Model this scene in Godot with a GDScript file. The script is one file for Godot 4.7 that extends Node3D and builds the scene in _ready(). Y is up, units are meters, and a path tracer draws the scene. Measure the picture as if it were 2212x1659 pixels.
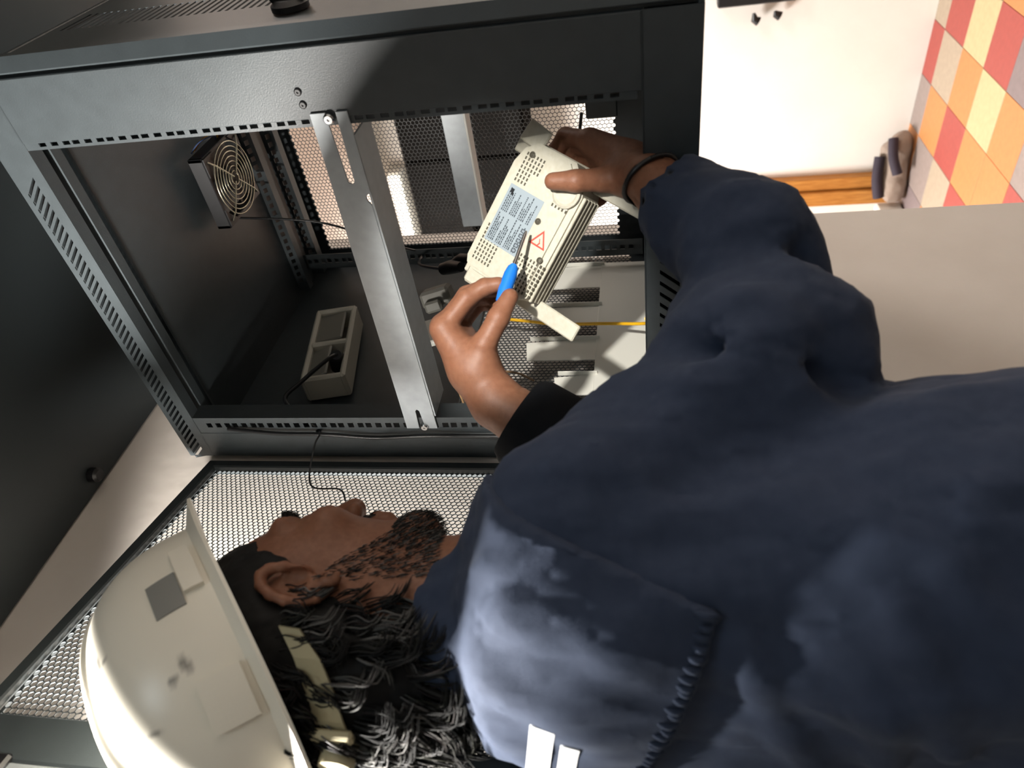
extends Node3D
# A technician in a white hard hat works inside a small steel network cabinet.
# World axes: x = along the cabinet front, y = up, z = out of the cabinet door.

var mats := {}
var used := {}
const LAMP := Vector3(-0.22, 1.84, 0.75)

# ------------------------------------------------------------------ mesh builder
class MB:
	var v := PackedVector3Array()
	var n := PackedVector3Array()
	var c := PackedColorArray()
	var t := PackedVector2Array()
	var i := PackedInt32Array()
	var col := Color.WHITE
	func vert(p: Vector3, q: Vector3, uv := Vector2.ZERO) -> int:
		v.append(p); n.append(q); c.append(col); t.append(uv)
		return v.size() - 1
	func face(a: int, b: int, d: int) -> void:
		var g := (v[b] - v[a]).cross(v[d] - v[a])
		if g.dot(n[a] + n[b] + n[d]) > 0.0:
			i.append(a); i.append(d); i.append(b)
		else:
			i.append(a); i.append(b); i.append(d)
	func tri(a: Vector3, b: Vector3, d: Vector3, q: Vector3) -> void:
		face(vert(a, q), vert(b, q), vert(d, q))
	func quad(a: Vector3, b: Vector3, d: Vector3, e: Vector3, q: Vector3) -> void:
		var k := vert(a, q, Vector2(0, 1)); vert(b, q, Vector2(1, 1)); vert(d, q, Vector2(1, 0)); vert(e, q, Vector2(0, 0))
		face(k, k + 1, k + 2); face(k, k + 2, k + 3)
	func box(at: Vector3, size: Vector3, bev := 0.0015, bs := Basis.IDENTITY) -> void:
		var h := size * 0.5
		var b: float = min(bev, min(h.x, min(h.y, h.z)) * 0.8)
		for ax in 3:
			var a1 := (ax + 1) % 3
			var a2 := (ax + 2) % 3
			for s in [-1.0, 1.0]:
				var nn := Vector3.ZERO; nn[ax] = s
				var p := []
				for k in [[-1, -1], [1, -1], [1, 1], [-1, 1]]:
					var w := Vector3.ZERO
					w[ax] = s * h[ax]; w[a1] = k[0] * (h[a1] - b); w[a2] = k[1] * (h[a2] - b)
					p.append(at + bs * w)
				quad(p[0], p[1], p[2], p[3], bs * nn)
				for s2 in [-1.0, 1.0]:   # edge between ax and a1
					var m := Vector3.ZERO; m[ax] = s; m[a1] = s2
					var e := []
					for k in [-1.0, 1.0]:
						var w1 := Vector3.ZERO
						w1[ax] = s * h[ax]; w1[a1] = s2 * (h[a1] - b); w1[a2] = k * (h[a2] - b)
						var w2 := Vector3.ZERO
						w2[ax] = s * (h[ax] - b); w2[a1] = s2 * h[a1]; w2[a2] = k * (h[a2] - b)
						e.append(at + bs * w1); e.append(at + bs * w2)
					quad(e[0], e[1], e[3], e[2], (bs * m).normalized())
		for sx in [-1.0, 1.0]:
			for sy in [-1.0, 1.0]:
				for sz in [-1.0, 1.0]:
					tri(at + bs * Vector3(sx * h.x, sy * (h.y - b), sz * (h.z - b)), at + bs * Vector3(sx * (h.x - b), sy * h.y, sz * (h.z - b)), at + bs * Vector3(sx * (h.x - b), sy * (h.y - b), sz * h.z), (bs * Vector3(sx, sy, sz)).normalized())
	func span(x0: float, x1: float, y0: float, y1: float, z0: float, z1: float, bev := 0.0015) -> void:
		box(Vector3(x0 + x1, y0 + y1, z0 + z1) * 0.5, Vector3(absf(x1 - x0), absf(y1 - y0), absf(z1 - z0)), bev)
	# tube along points with radii; flat = (1,1) for round, else ellipse scale across
	func tube(p: Array, r: Array, seg := 8, caps := true) -> void:
		var m := p.size()
		var up := Vector3(0.13, 0.97, 0.21)
		var rows := []
		for k in m:
			var d: Vector3 = (p[min(k + 1, m - 1)] - p[max(k - 1, 0)]).normalized()
			if absf(d.dot(up)) > 0.95:
				up = Vector3(0.9, 0.1, 0.4)
			var s := d.cross(up).normalized()
			var w := s.cross(d).normalized()
			up = w
			var rad: float = r[min(k, r.size() - 1)]
			var row := []
			for j in seg:
				var a := TAU * j / seg
				var q := s * cos(a) + w * sin(a)
				row.append(vert(p[k] + q * rad, q, Vector2(float(j) / seg, float(k) / m)))
			rows.append(row)
		for k in m - 1:
			for j in seg:
				var j2 := (j + 1) % seg
				face(rows[k][j], rows[k][j2], rows[k + 1][j2]); face(rows[k][j], rows[k + 1][j2], rows[k + 1][j])
		if caps:
			for k in [0, m - 1]:
				var d: Vector3 = (p[0] - p[1]).normalized() if k == 0 else (p[m - 1] - p[m - 2]).normalized()
				var cc := vert(p[k], d)
				for j in seg:
					var a1 := vert(v[rows[k][j]], d); var a2 := vert(v[rows[k][(j + 1) % seg]], d)
					face(cc, a1, a2)
	# lathe: profile of (radius, height) turned round axis bs.y at point at
	func lathe(at: Vector3, bs: Basis, prof: Array, seg := 24) -> void:
		for k in prof.size() - 1:
			var a: Vector2 = prof[k]; var b: Vector2 = prof[k + 1]
			var d := (b - a).normalized()
			var nn := Vector2(d.y, -d.x)
			for j in seg:
				var u := TAU * j / seg; var w := TAU * (j + 1) / seg
				var e := [Vector3(cos(u), 0, sin(u)), Vector3(cos(w), 0, sin(w))]
				var q := [vert(at + bs * (e[0] * a.x + Vector3.UP * a.y), bs * (e[0] * nn.x + Vector3.UP * nn.y).normalized()), vert(at + bs * (e[1] * a.x + Vector3.UP * a.y), bs * (e[1] * nn.x + Vector3.UP * nn.y).normalized()), vert(at + bs * (e[1] * b.x + Vector3.UP * b.y), bs * (e[1] * nn.x + Vector3.UP * nn.y).normalized()), vert(at + bs * (e[0] * b.x + Vector3.UP * b.y), bs * (e[0] * nn.x + Vector3.UP * nn.y).normalized())]
				face(q[0], q[1], q[2]); face(q[0], q[2], q[3])
	# extruded polygon in the plane (u,v) at o, thickness th towards w
	func prism(o: Vector3, u: Vector3, w: Vector3, poly: PackedVector2Array, th: float) -> void:
		var nn := u.cross(w).normalized()
		var ix := Geometry2D.triangulate_polygon(poly)
		for s in [0.0, 1.0]:
			var nq: Vector3 = nn * (1.0 if s == 1.0 else -1.0)
			for k in range(0, ix.size(), 3):
				tri(o + u * poly[ix[k]].x + w * poly[ix[k]].y + nn * th * s, o + u * poly[ix[k + 1]].x + w * poly[ix[k + 1]].y + nn * th * s, o + u * poly[ix[k + 2]].x + w * poly[ix[k + 2]].y + nn * th * s, nq)
		var m := poly.size()
		var turn := 1.0 if Geometry2D.is_polygon_clockwise(poly) else -1.0
		for k in m:
			var a := poly[k]; var b := poly[(k + 1) % m]
			var d := (b - a).normalized()
			var e := (u * -d.y + w * d.x) * turn
			quad(o + u * a.x + w * a.y, o + u * b.x + w * b.y, o + u * b.x + w * b.y + nn * th, o + u * a.x + w * a.y + nn * th, e)
	# plate L x H with one row of (sheared) holes: cuts = [[a, b], ...] along u, between heights h0 and h1
	func slotted(o: Vector3, u: Vector3, w: Vector3, L: float, H: float, th: float, cuts: Array, h0: float, h1: float, shear := 0.0) -> void:
		var nn := u.cross(w).normalized()
		var P := func(a: float, b: float, s: float) -> Vector3: return o + u * a + w * b + nn * th * s
		for s in [0.0, 1.0]:
			var nq: Vector3 = nn * (1.0 if s == 1.0 else -1.0)
			quad(P.call(0, 0, s), P.call(L, 0, s), P.call(L, h0, s), P.call(0, h0, s), nq)
			quad(P.call(0, h1, s), P.call(L, h1, s), P.call(L, H, s), P.call(0, H, s), nq)
			var x := 0.0
			var x2 := 0.0
			for k in cuts.size() + 1:
				var e: float = cuts[k][0] if k < cuts.size() else L
				var e2: float = e + shear if k < cuts.size() else L
				quad(P.call(x, h0, s), P.call(e, h0, s), P.call(e2, h1, s), P.call(x2, h1, s), nq)
				if k < cuts.size():
					x = cuts[k][1]; x2 = x + shear
		for k in cuts:
			var d := (u * shear + w * (h1 - h0)).normalized()
			var e := d.cross(nn).normalized()
			quad(P.call(k[0], h0, 0.0), P.call(k[0], h0, 1.0), P.call(k[0] + shear, h1, 1.0), P.call(k[0] + shear, h1, 0.0), e)
			quad(P.call(k[1], h0, 0.0), P.call(k[1], h0, 1.0), P.call(k[1] + shear, h1, 1.0), P.call(k[1] + shear, h1, 0.0), -e)
			quad(P.call(k[0], h0, 0.0), P.call(k[0], h0, 1.0), P.call(k[1], h0, 1.0), P.call(k[1], h0, 0.0), w)
			quad(P.call(k[0] + shear, h1, 0.0), P.call(k[0] + shear, h1, 1.0), P.call(k[1] + shear, h1, 1.0), P.call(k[1] + shear, h1, 0.0), -w)
		quad(P.call(0, 0, 0), P.call(L, 0, 0), P.call(L, 0, 1), P.call(0, 0, 1), -w)
		quad(P.call(0, H, 0), P.call(L, H, 0), P.call(L, H, 1), P.call(0, H, 1), w)
		quad(P.call(0, 0, 0), P.call(0, H, 0), P.call(0, H, 1), P.call(0, 0, 1), -u)
		quad(P.call(L, 0, 0), P.call(L, H, 0), P.call(L, H, 1), P.call(L, 0, 1), u)
	# honeycomb sheet: hexagonal holes in columns along w, nu columns by nv holes
	func honeycomb(o: Vector3, u: Vector3, w: Vector3, nu: int, nv: int, p: float, r: float, th: float) -> void:
		var nn := u.cross(w).normalized()
		var R := p / sqrt(3.0)
		var outer := []
		var inner := []
		var dirs := []
		for k in 6:
			var a := TAU * k / 6.0
			var d := u * cos(a) + w * sin(a)
			outer.append(d * R); inner.append(d * r); dirs.append(-d)
		var zt := nn * th
		for a in nu:
			var x := a * 1.5 * R
			for b in nv:
				var q := o + u * x + w * (p * (b + (0.5 if a % 2 else 0.0)))
				var k0 := v.size()
				for k in 6:
					v.append(q + outer[k]); n.append(-nn)
				for k in 6:
					v.append(q + inner[k]); n.append(-nn)
				for k in 6:
					v.append(q + outer[k] + zt); n.append(nn)
				for k in 6:
					v.append(q + inner[k] + zt); n.append(nn)
				for k in 6:
					v.append(q + inner[k]); n.append(dirs[k])
				for k in 6:
					v.append(q + inner[k] + zt); n.append(dirs[k])
				for k in 6:
					var m := (k + 1) % 6
					i.append_array(PackedInt32Array([k0 + k, k0 + m, k0 + 6 + m, k0 + k, k0 + 6 + m, k0 + 6 + k, k0 + 12 + k, k0 + 18 + m, k0 + 12 + m, k0 + 12 + k, k0 + 18 + k, k0 + 18 + m, k0 + 24 + k, k0 + 24 + m, k0 + 30 + m, k0 + 24 + k, k0 + 30 + m, k0 + 30 + k]))
		while c.size() < v.size():
			c.append(col); t.append(Vector2.ZERO)
		# rim: half-holes along the staggered sides are closed, then a plain margin
		for s in [0.0, 1.0]:
			var nq: Vector3 = nn * (1.0 if s == 1.0 else -1.0)
			for a in nu:
				for e in [0, 1]:
					var odd := 0.5 if a % 2 else 0.0
					var y: float = p * (odd - 0.5) if e == 0 else p * (nv - 1 + odd + 0.5)
					var lim: float = -p * 0.5 if e == 0 else p * nv
					var x := a * 1.5 * R
					if absf(y - lim) > 0.001:
						quad(o + u * (x - R * 0.5) + w * y + zt * s, o + u * (x + R * 0.5) + w * y + zt * s, o + u * (x + R) + w * lim + zt * s, o + u * (x - R) + w * lim + zt * s, nq)
			for b in nv:
				for e in [0, 1]:
					var a: int = 0 if e == 0 else nu - 1
					var y := p * (b + (0.5 if a % 2 else 0.0))
					var x: float = a * 1.5 * R
					var sg := -1.0 if e == 0 else 1.0
					for g in [[-0.5, 0.0], [0.0, 0.5]]:
						var y0: float = y + p * g[0]; var y1: float = y + p * g[1]
						var xa: float = x + sg * (R * 0.5 if g[0] < 0.0 else R)
						var xb: float = x + sg * (R if g[0] < 0.0 else R * 0.5)
						tri(o + u * xa + w * y0 + zt * s, o + u * xb + w * y1 + zt * s, o + u * (x + sg * R) + w * (y0 if g[0] < 0.0 else y1) + zt * s, nq)
	func mesh() -> ArrayMesh:
		var a := []
		a.resize(Mesh.ARRAY_MAX)
		a[Mesh.ARRAY_VERTEX] = v; a[Mesh.ARRAY_NORMAL] = n; a[Mesh.ARRAY_COLOR] = c; a[Mesh.ARRAY_TEX_UV] = t; a[Mesh.ARRAY_INDEX] = i
		var m := ArrayMesh.new()
		m.add_surface_from_arrays(Mesh.PRIMITIVE_TRIANGLES, a)
		return m

# ------------------------------------------------------------------ distance field and surface nets
class Field:
	var o: Vector3
	var h: float
	var nx: int
	var ny: int
	var nz: int
	var d := PackedFloat32Array()
	func _init(lo: Vector3, hi: Vector3, cell: float) -> void:
		o = lo; h = cell
		nx = int(ceil((hi.x - lo.x) / cell)) + 1; ny = int(ceil((hi.y - lo.y) / cell)) + 1; nz = int(ceil((hi.z - lo.z) / cell)) + 1
		d.resize(nx * ny * nz); d.fill(1.0)
	func rng(lo: Vector3, hi: Vector3) -> Array:
		var a := ((lo - o) / h).floor(); var b := ((hi - o) / h).ceil()
		return [maxi(int(a.x), 0), maxi(int(a.y), 0), maxi(int(a.z), 0), mini(int(b.x), nx - 1), mini(int(b.y), ny - 1), mini(int(b.z), nz - 1)]
	func cap(a: Vector3, b: Vector3, ra: float, rb: float, k := 0.03, cut := false) -> void:
		var m: float = max(ra, rb) + k + h * 2.0
		var g := rng(a.min(b) - Vector3.ONE * m, a.max(b) + Vector3.ONE * m)
		var ab := b - a
		var il := 1.0 / maxf(ab.length_squared(), 1e-9)
		for z in range(g[2], g[5] + 1):
			for y in range(g[1], g[4] + 1):
				var at := (z * ny + y) * nx
				for x in range(g[0], g[3] + 1):
					var p := o + Vector3(x, y, z) * h - a
					var s := clampf(p.dot(ab) * il, 0.0, 1.0)
					var e := (p - ab * s).length() - (ra + (rb - ra) * s)
					put(at + x, e, k, cut)
	func put(q: int, e: float, k: float, cut: bool) -> void:
		var f := d[q]
		if cut:
			e = -e
			var u := maxf(k - absf(f - e), 0.0)
			d[q] = maxf(f, e) + u * u * 0.25 / k
		else:
			var u := maxf(k - absf(f - e), 0.0)
			d[q] = minf(f, e) - u * u * 0.25 / k
	# ellipsoid with axes bs (columns unit), radii r
	func ell(c: Vector3, r: Vector3, bs: Basis, k := 0.02, cut := false) -> void:
		var m: float = max(r.x, max(r.y, r.z)) + k + h * 2.0
		var g := rng(c - Vector3.ONE * m, c + Vector3.ONE * m)
		var inv := bs.inverse()
		for z in range(g[2], g[5] + 1):
			for y in range(g[1], g[4] + 1):
				var at := (z * ny + y) * nx
				for x in range(g[0], g[3] + 1):
					var p := inv * (o + Vector3(x, y, z) * h - c)
					var k0 := (p / r).length()
					var k1 := (p / (r * r)).length()
					put(at + x, k0 * (k0 - 1.0) / maxf(k1, 1e-6), k, cut)
	# keep only the side where (p - a).dot(nn) < 0
	func plane(a: Vector3, nn: Vector3) -> void:
		for z in nz:
			for y in ny:
				var at := (z * ny + y) * nx
				for x in nx:
					d[at + x] = maxf(d[at + x], (o + Vector3(x, y, z) * h - a).dot(nn))
	func ripple(noise: FastNoiseLite, amp: float, bs := Basis.IDENTITY) -> void:
		for z in nz:
			for y in ny:
				var at := (z * ny + y) * nx
				for x in nx:
					var f := d[at + x]
					if absf(f) < 0.03:
						d[at + x] = f + amp * noise.get_noise_3dv(bs * (o + Vector3(x, y, z) * h))
	func into(mb: MB) -> void:
		var id := PackedInt32Array()
		id.resize(nx * ny * nz); id.fill(-1)
		var sy := nx
		var sz := nx * ny
		var offs := [0, 1, sy, sy + 1, sz, sz + 1, sz + sy, sz + sy + 1]
		var edges := [[0, 1], [2, 3], [4, 5], [6, 7], [0, 2], [1, 3], [4, 6], [5, 7], [0, 4], [1, 5], [2, 6], [3, 7]]
		for z in nz - 1:
			for y in ny - 1:
				var row := (z * ny + y) * nx
				for x in nx - 1:
					var b := row + x
					var neg := 0
					if d[b] < 0.0: neg += 1
					if d[b + 1] < 0.0: neg += 1
					if d[b + sy] < 0.0: neg += 1
					if d[b + sy + 1] < 0.0: neg += 1
					if d[b + sz] < 0.0: neg += 1
					if d[b + sz + 1] < 0.0: neg += 1
					if d[b + sz + sy] < 0.0: neg += 1
					if d[b + sz + sy + 1] < 0.0: neg += 1
					if neg == 0 or neg == 8:
						continue
					var acc := Vector3.ZERO
					var cnt := 0
					for e in edges:
						var p: int = e[0]; var q: int = e[1]
						var dp := d[b + offs[p]]; var dq := d[b + offs[q]]
						if (dp < 0.0) != (dq < 0.0):
							var s := dp / (dp - dq)
							var pp := Vector3(p & 1, (p >> 1) & 1, p >> 2); var qq := Vector3(q & 1, (q >> 1) & 1, q >> 2)
							acc += pp.lerp(qq, s); cnt += 1
					var c0 := d[b]; var c1 := d[b + 1]; var c2 := d[b + sy]; var c3 := d[b + sy + 1]; var c4 := d[b + sz]; var c5 := d[b + sz + 1]; var c6 := d[b + sz + sy]; var c7 := d[b + sz + sy + 1]
					var gr := Vector3(c1 + c3 + c5 + c7 - c0 - c2 - c4 - c6, c2 + c3 + c6 + c7 - c0 - c1 - c4 - c5, c4 + c5 + c6 + c7 - c0 - c1 - c2 - c3)
					id[b] = mb.vert(o + (Vector3(x, y, z) + acc / cnt) * h, gr.normalized())
		for z in range(1, nz - 1):
			for y in range(1, ny - 1):
				var row := (z * ny + y) * nx
				for x in range(1, nx - 1):
					var b := row + x
					var s := d[b] < 0.0
					if s != (d[b + 1] < 0.0):
						quad4(mb, id[b], id[b - sy], id[b - sy - sz], id[b - sz], s)
					if s != (d[b + sy] < 0.0):
						quad4(mb, id[b], id[b - sz], id[b - sz - 1], id[b - 1], s)
					if s != (d[b + sz] < 0.0):
						quad4(mb, id[b], id[b - 1], id[b - 1 - sy], id[b - sy], s)
	func quad4(mb: MB, a: int, b: int, c: int, e: int, s: bool) -> void:
		if a < 0 or b < 0 or c < 0 or e < 0:
			return
		if s:
			mb.i.append_array(PackedInt32Array([a, c, b, a, e, c]))
		else:
			mb.i.append_array(PackedInt32Array([a, b, c, a, c, e]))
	func copy() -> Field:
		var f := Field.new(o, o, h)
		f.nx = nx; f.ny = ny; f.nz = nz; f.d = d.duplicate()
		return f

# ------------------------------------------------------------------ node helpers
func numbered(called: String) -> String:
	if not used.has(called):
		used[called] = 0
		return called
	used[called] += 1
	return "%s_%03d" % [called, used[called]]

func tag(o: Node, label: String, category: String, group := "") -> void:
	o.set_meta("label", label); o.set_meta("category", category)
	if group:
		o.set_meta("group", group)

func thing(called: String, label: String, category: String, at := Vector3.ZERO, group := "") -> Node3D:
	var o := Node3D.new()
	o.name = numbered(called)
	add_child(o)
	o.position = at
	tag(o, label, category, group)
	return o

# a named mesh under parent; mesh points are in world axes, shifted to the parent's place
func part(called: String, mb, m: Material, parent: Node3D, label := "") -> MeshInstance3D:
	var o := MeshInstance3D.new()
	o.name = called
	o.mesh = mb.mesh() if mb is MB else mb
	o.material_override = m
	parent.add_child(o, true)
	var off := Vector3.ZERO
	var p: Node = parent
	while p is Node3D and p != self:
		off += p.position
		p = p.get_parent()
	o.position = -off
	if label:
		o.set_meta("label", label)
	return o

func solo(called: String, mb, m: Material, label: String, category: String, group := "") -> MeshInstance3D:
	var o := part(numbered(called), mb, m, self)
	tag(o, label, category, group)
	return o

func struct(called: String, mb, m: Material) -> MeshInstance3D:
	var o := part(called, mb, m, self)
	o.set_meta("kind", "structure")
	return o

func noise_tex(freq: float, seed_: int, lo: Color, hi: Color, size := 512, oct := 4) -> NoiseTexture2D:
	var f := FastNoiseLite.new()
	f.seed = seed_; f.frequency = freq; f.fractal_octaves = oct
	f.noise_type = FastNoiseLite.TYPE_SIMPLEX_SMOOTH
	var t := NoiseTexture2D.new()
	t.width = size; t.height = size; t.seamless = true; t.noise = f
	var g := Gradient.new()
	g.set_color(0, lo); g.set_color(1, hi)
	t.color_ramp = g
	return t

func normal_tex(freq: float, seed_: int, strength: float, size := 512) -> NoiseTexture2D:
	var f := FastNoiseLite.new()
	f.seed = seed_; f.frequency = freq; f.fractal_octaves = 3
	var t := NoiseTexture2D.new()
	t.width = size; t.height = size; t.seamless = true; t.noise = f
	t.as_normal_map = true; t.bump_strength = strength
	return t

func mat(called: String, col: Color, rough := 0.5, metal := 0.0, spec := 0.5) -> StandardMaterial3D:
	var m := StandardMaterial3D.new()
	m.resource_name = called
	m.albedo_color = col; m.roughness = rough; m.metallic = metal; m.metallic_specular = spec
	mats[called] = m
	return m

func grain(m: StandardMaterial3D, tex: Texture2D, scale: float, nrm: Texture2D = null, nscale := 1.0) -> void:
	m.uv1_triplanar = true; m.uv1_world_triplanar = true
	m.uv1_scale = Vector3.ONE * scale
	if tex:
		m.albedo_texture = tex
	if nrm:
		m.normal_enabled = true; m.normal_texture = nrm; m.normal_scale = nscale

func rgb(r: int, g: int, b: int) -> Color:
	return Color(r / 255.0, g / 255.0, b / 255.0)

func spline(p: Array, per := 8) -> Array:
	var out := []
	for k in p.size() - 1:
		var a: Vector3 = p[max(k - 1, 0)]; var b: Vector3 = p[k]; var c: Vector3 = p[k + 1]; var d: Vector3 = p[min(k + 2, p.size() - 1)]
		for j in per:
			out.append(b.cubic_interpolate(c, a, d, float(j) / per))
	out.append(p[p.size() - 1])
	return out

func cable(called: String, p: Array, r: float, m: Material, label: String, category := "cable") -> void:
	var b := MB.new()
	b.tube(spline(p), [r], 8)
	solo(called, b, m, label, category)

# ------------------------------------------------------------------ scene
func _ready() -> void:
	# camera: held at chest height and turned a quarter, so world up points to the left of the picture
	var cam := Camera3D.new()
	cam.name = "camera"
	add_child(cam)
	var right := Vector3(0.73706526, -0.01207002, -0.67571378)
	var up := Vector3(0.13535233, 0.98221923, 0.13009664)
	var back := Vector3(0.6621288, -0.18734915, 0.72559338)
	cam.transform = Transform3D(Basis(up * -1.0, right, back).orthonormalized(), Vector3(0.49888, 1.25, 0.71285))
	cam.keep_aspect = Camera3D.KEEP_HEIGHT
	cam.near = 0.02; cam.far = 60.0
	var att := CameraAttributesPhysical.new()
	att.frustum_focal_length = 22.32
	att.frustum_focus_distance = 1.0
	att.exposure_aperture = 5.0
	att.frustum_near = 0.02; att.frustum_far = 60.0
	cam.attributes = att
	cam.fov = 56.55
	cam.current = true
	var we := WorldEnvironment.new()
	we.name = "environment"
	var env := Environment.new()
	env.background_mode = Environment.BG_COLOR
	env.background_color = Color(0.02, 0.02, 0.022)
	env.tonemap_mode = Environment.TONE_MAPPER_LINEAR
	env.tonemap_exposure = 1.0
	env.sdfgi_enabled = true; env.ssao_enabled = true; env.ssil_enabled = true
	we.environment = env
	add_child(we)

	make_materials()
	build_lamps()
	build_room()
	build_cabinet()
	build_interior()
	build_device()
	build_person()
	build_hat()
	build_background()

func area(called: String, at: Vector3, to: Vector3, size: Vector2, energy: float, col: Color, parent: Node3D) -> void:
	var l := AreaLight3D.new()
	l.name = called
	parent.add_child(l)
	l.area_size = size
	l.light_color = col
	l.light_energy = energy
	l.shadow_enabled = true
	l.area_range = 12.0
	l.area_attenuation = 2.0
	l.look_at_from_position(at, to, Vector3(0.31, 0.9, 0.3))

func build_lamps() -> void:
	# bright linear lamp high on the white wall of the far room
	var t := thing("wall_lamp", "long white wall lamp glowing at the top of the white wall", "lamp", Vector3(-1.75, 2.6, -2.82))
	var b := MB.new(); b.span(-2.4, -1.13, 2.555, 2.645, -2.87, -2.8, 0.01); part("housing", b, mats.white_paint, t)
	b = MB.new(); b.span(-2.38, -1.15, 2.565, 2.635, -2.8, -2.775, 0.012); part("diffuser", b, mats.glow, t)
	area("wall_lamp_light", Vector3(-1.75, 2.6, -2.76), Vector3(-1.75, 2.2, -1.0), Vector2(1.2, 0.07), 5.0, Color(1.0, 0.97, 0.93), self)
	# ceiling panel in the far room
	t = thing("unseen_ceiling_lamp", "square ceiling lamp of the far room", "lamp", Vector3(-1.9, 2.68, -1.7))
	b = MB.new(); b.span(-2.3, -1.5, 2.66, 2.7, -2.1, -1.3, 0.005); part("housing", b, mats.white_paint, t)
	b = MB.new(); b.span(-2.27, -1.53, 2.652, 2.66, -2.07, -1.33, 0.002); part("diffuser", b, mats.glow, t)
	area("ceiling_lamp_light", Vector3(-1.9, 2.645, -1.7), Vector3(-1.9, 0.0, -1.701), Vector2(0.74, 0.74), 16.0, Color(1.0, 0.985, 0.97), self)
	# unseen warm fill panel, added to brighten the partition wall from the right
	t = thing("unseen_ceiling_lamp", "unseen warm ceiling panel added to brighten the grey wall from the right", "lamp", Vector3(1.8, 2.68, -1.4))
	b = MB.new(); b.span(1.4, 2.2, 2.66, 2.7, -1.8, -1.0, 0.005); part("housing", b, mats.white_paint, t)
	b = MB.new(); b.span(1.43, 2.17, 2.652, 2.66, -1.77, -1.03, 0.002); part("diffuser", b, mats.glow_dim, t)
	area("side_fill_light", Vector3(1.8, 2.645, -1.4), Vector3(1.8, 0.0, -1.401), Vector2(0.74, 0.74), 5.5, Color(1.0, 0.96, 0.93), self)
	# work lamp with a reflector, hung beside the wall behind the technician's left shoulder
	var wd := Vector3(0.1, -0.25, -0.6).normalized()
	var wbs := Basis(wd.cross(Vector3.UP).normalized(), wd, wd.cross(Vector3.UP).normalized().cross(wd))
	t = thing("work_lamp", "work lamp with a black reflector hung from the black unit beside the grey wall", "lamp", LAMP)
	b = MB.new(); b.tube([Vector3(LAMP.x, 2.139, LAMP.z) - wd * 0.06 * Vector3(1, 0, 1), LAMP - wd * 0.07], [0.003], 8); part("cord", b, mats.cable_black, t)
	b = MB.new(); b.lathe(LAMP, wbs, [Vector2(0.0, -0.09), Vector2(0.02, -0.088), Vector2(0.022, -0.04), Vector2(0.05, -0.012), Vector2(0.062, 0.004), Vector2(0.06, 0.004), Vector2(0.046, -0.012), Vector2(0.018, -0.034), Vector2(0.0, -0.034)], 28); part("reflector", b, mats.black_plastic, t)
	b = MB.new(); b.lathe(LAMP, wbs, [Vector2(0.036, -0.006), Vector2(0.034, -0.003), Vector2(0.0, 0.0)], 24); part("bulb", b, mats.glow, t)
	var om := SpotLight3D.new()
	om.name = "work_lamp_light"
	add_child(om)
	om.look_at_from_position(LAMP + wd * 0.012, LAMP + wd, Vector3.UP)
	om.light_energy = 4.1; om.light_color = Color(1.0, 0.98, 0.95); om.light_size = 0.035; om.shadow_enabled = true; om.spot_range = 12.0; om.spot_attenuation = 2.0; om.spot_angle = 47.0; om.spot_angle_attenuation = 0.3
	# unseen spot with an invented body, added to brighten the unit and bracket
	var tp := Vector3(0.75, 1.5, 0.65)
	var aim := Vector3(-0.1, 1.4, -0.09)
	var td := (aim - tp).normalized()
	t = thing("added_torch", "unseen black hand light added to brighten the held unit", "added_torch", tp)
	var tb := Basis(td.cross(Vector3.UP).normalized(), td, td.cross(Vector3.UP).normalized().cross(td))
	b = MB.new(); b.lathe(tp - td * 0.14, tb, [Vector2(0.0, 0.0), Vector2(0.013, 0.0), Vector2(0.013, 0.09), Vector2(0.02, 0.115), Vector2(0.02, 0.135), Vector2(0.017, 0.135)], 20); part("body", b, mats.black_plastic, t)
	b = MB.new(); b.lathe(tp - td * 0.008, tb, [Vector2(0.017, 0.0), Vector2(0.0, 0.002)], 20); part("lens", b, mats.glow, t)
	var sp := SpotLight3D.new()
	sp.name = "added_torch_light"
	add_child(sp)
	sp.look_at_from_position(tp, aim, Vector3.UP)
	sp.light_energy = 1.9; sp.light_color = Color(1.0, 0.985, 0.955); sp.light_size = 0.017; sp.spot_angle = 10.5; sp.spot_angle_attenuation = 0.45; sp.shadow_enabled = true; sp.spot_range = 12.0; sp.spot_attenuation = 2.0
	# unseen fill panel, added to lift the dark working side
	t = thing("unseen_ceiling_lamp", "unseen long dim ceiling panel added as fill light behind the camera", "lamp", Vector3(1.5, 2.68, 1.6))
	b = MB.new(); b.span(1.1, 1.9, 2.66, 2.7, 1.0, 2.2, 0.005); part("housing", b, mats.white_paint, t)
	b = MB.new(); b.span(1.13, 1.87, 2.652, 2.66, 1.03, 2.17, 0.002); part("diffuser", b, mats.glow_dim, t)
	area("aisle_fill_light", Vector3(1.5, 2.645, 1.6), Vector3(1.5, 0.0, 1.601), Vector2(0.74, 1.1), 1.5, Color(0.9, 0.97, 1.0), self)

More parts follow.
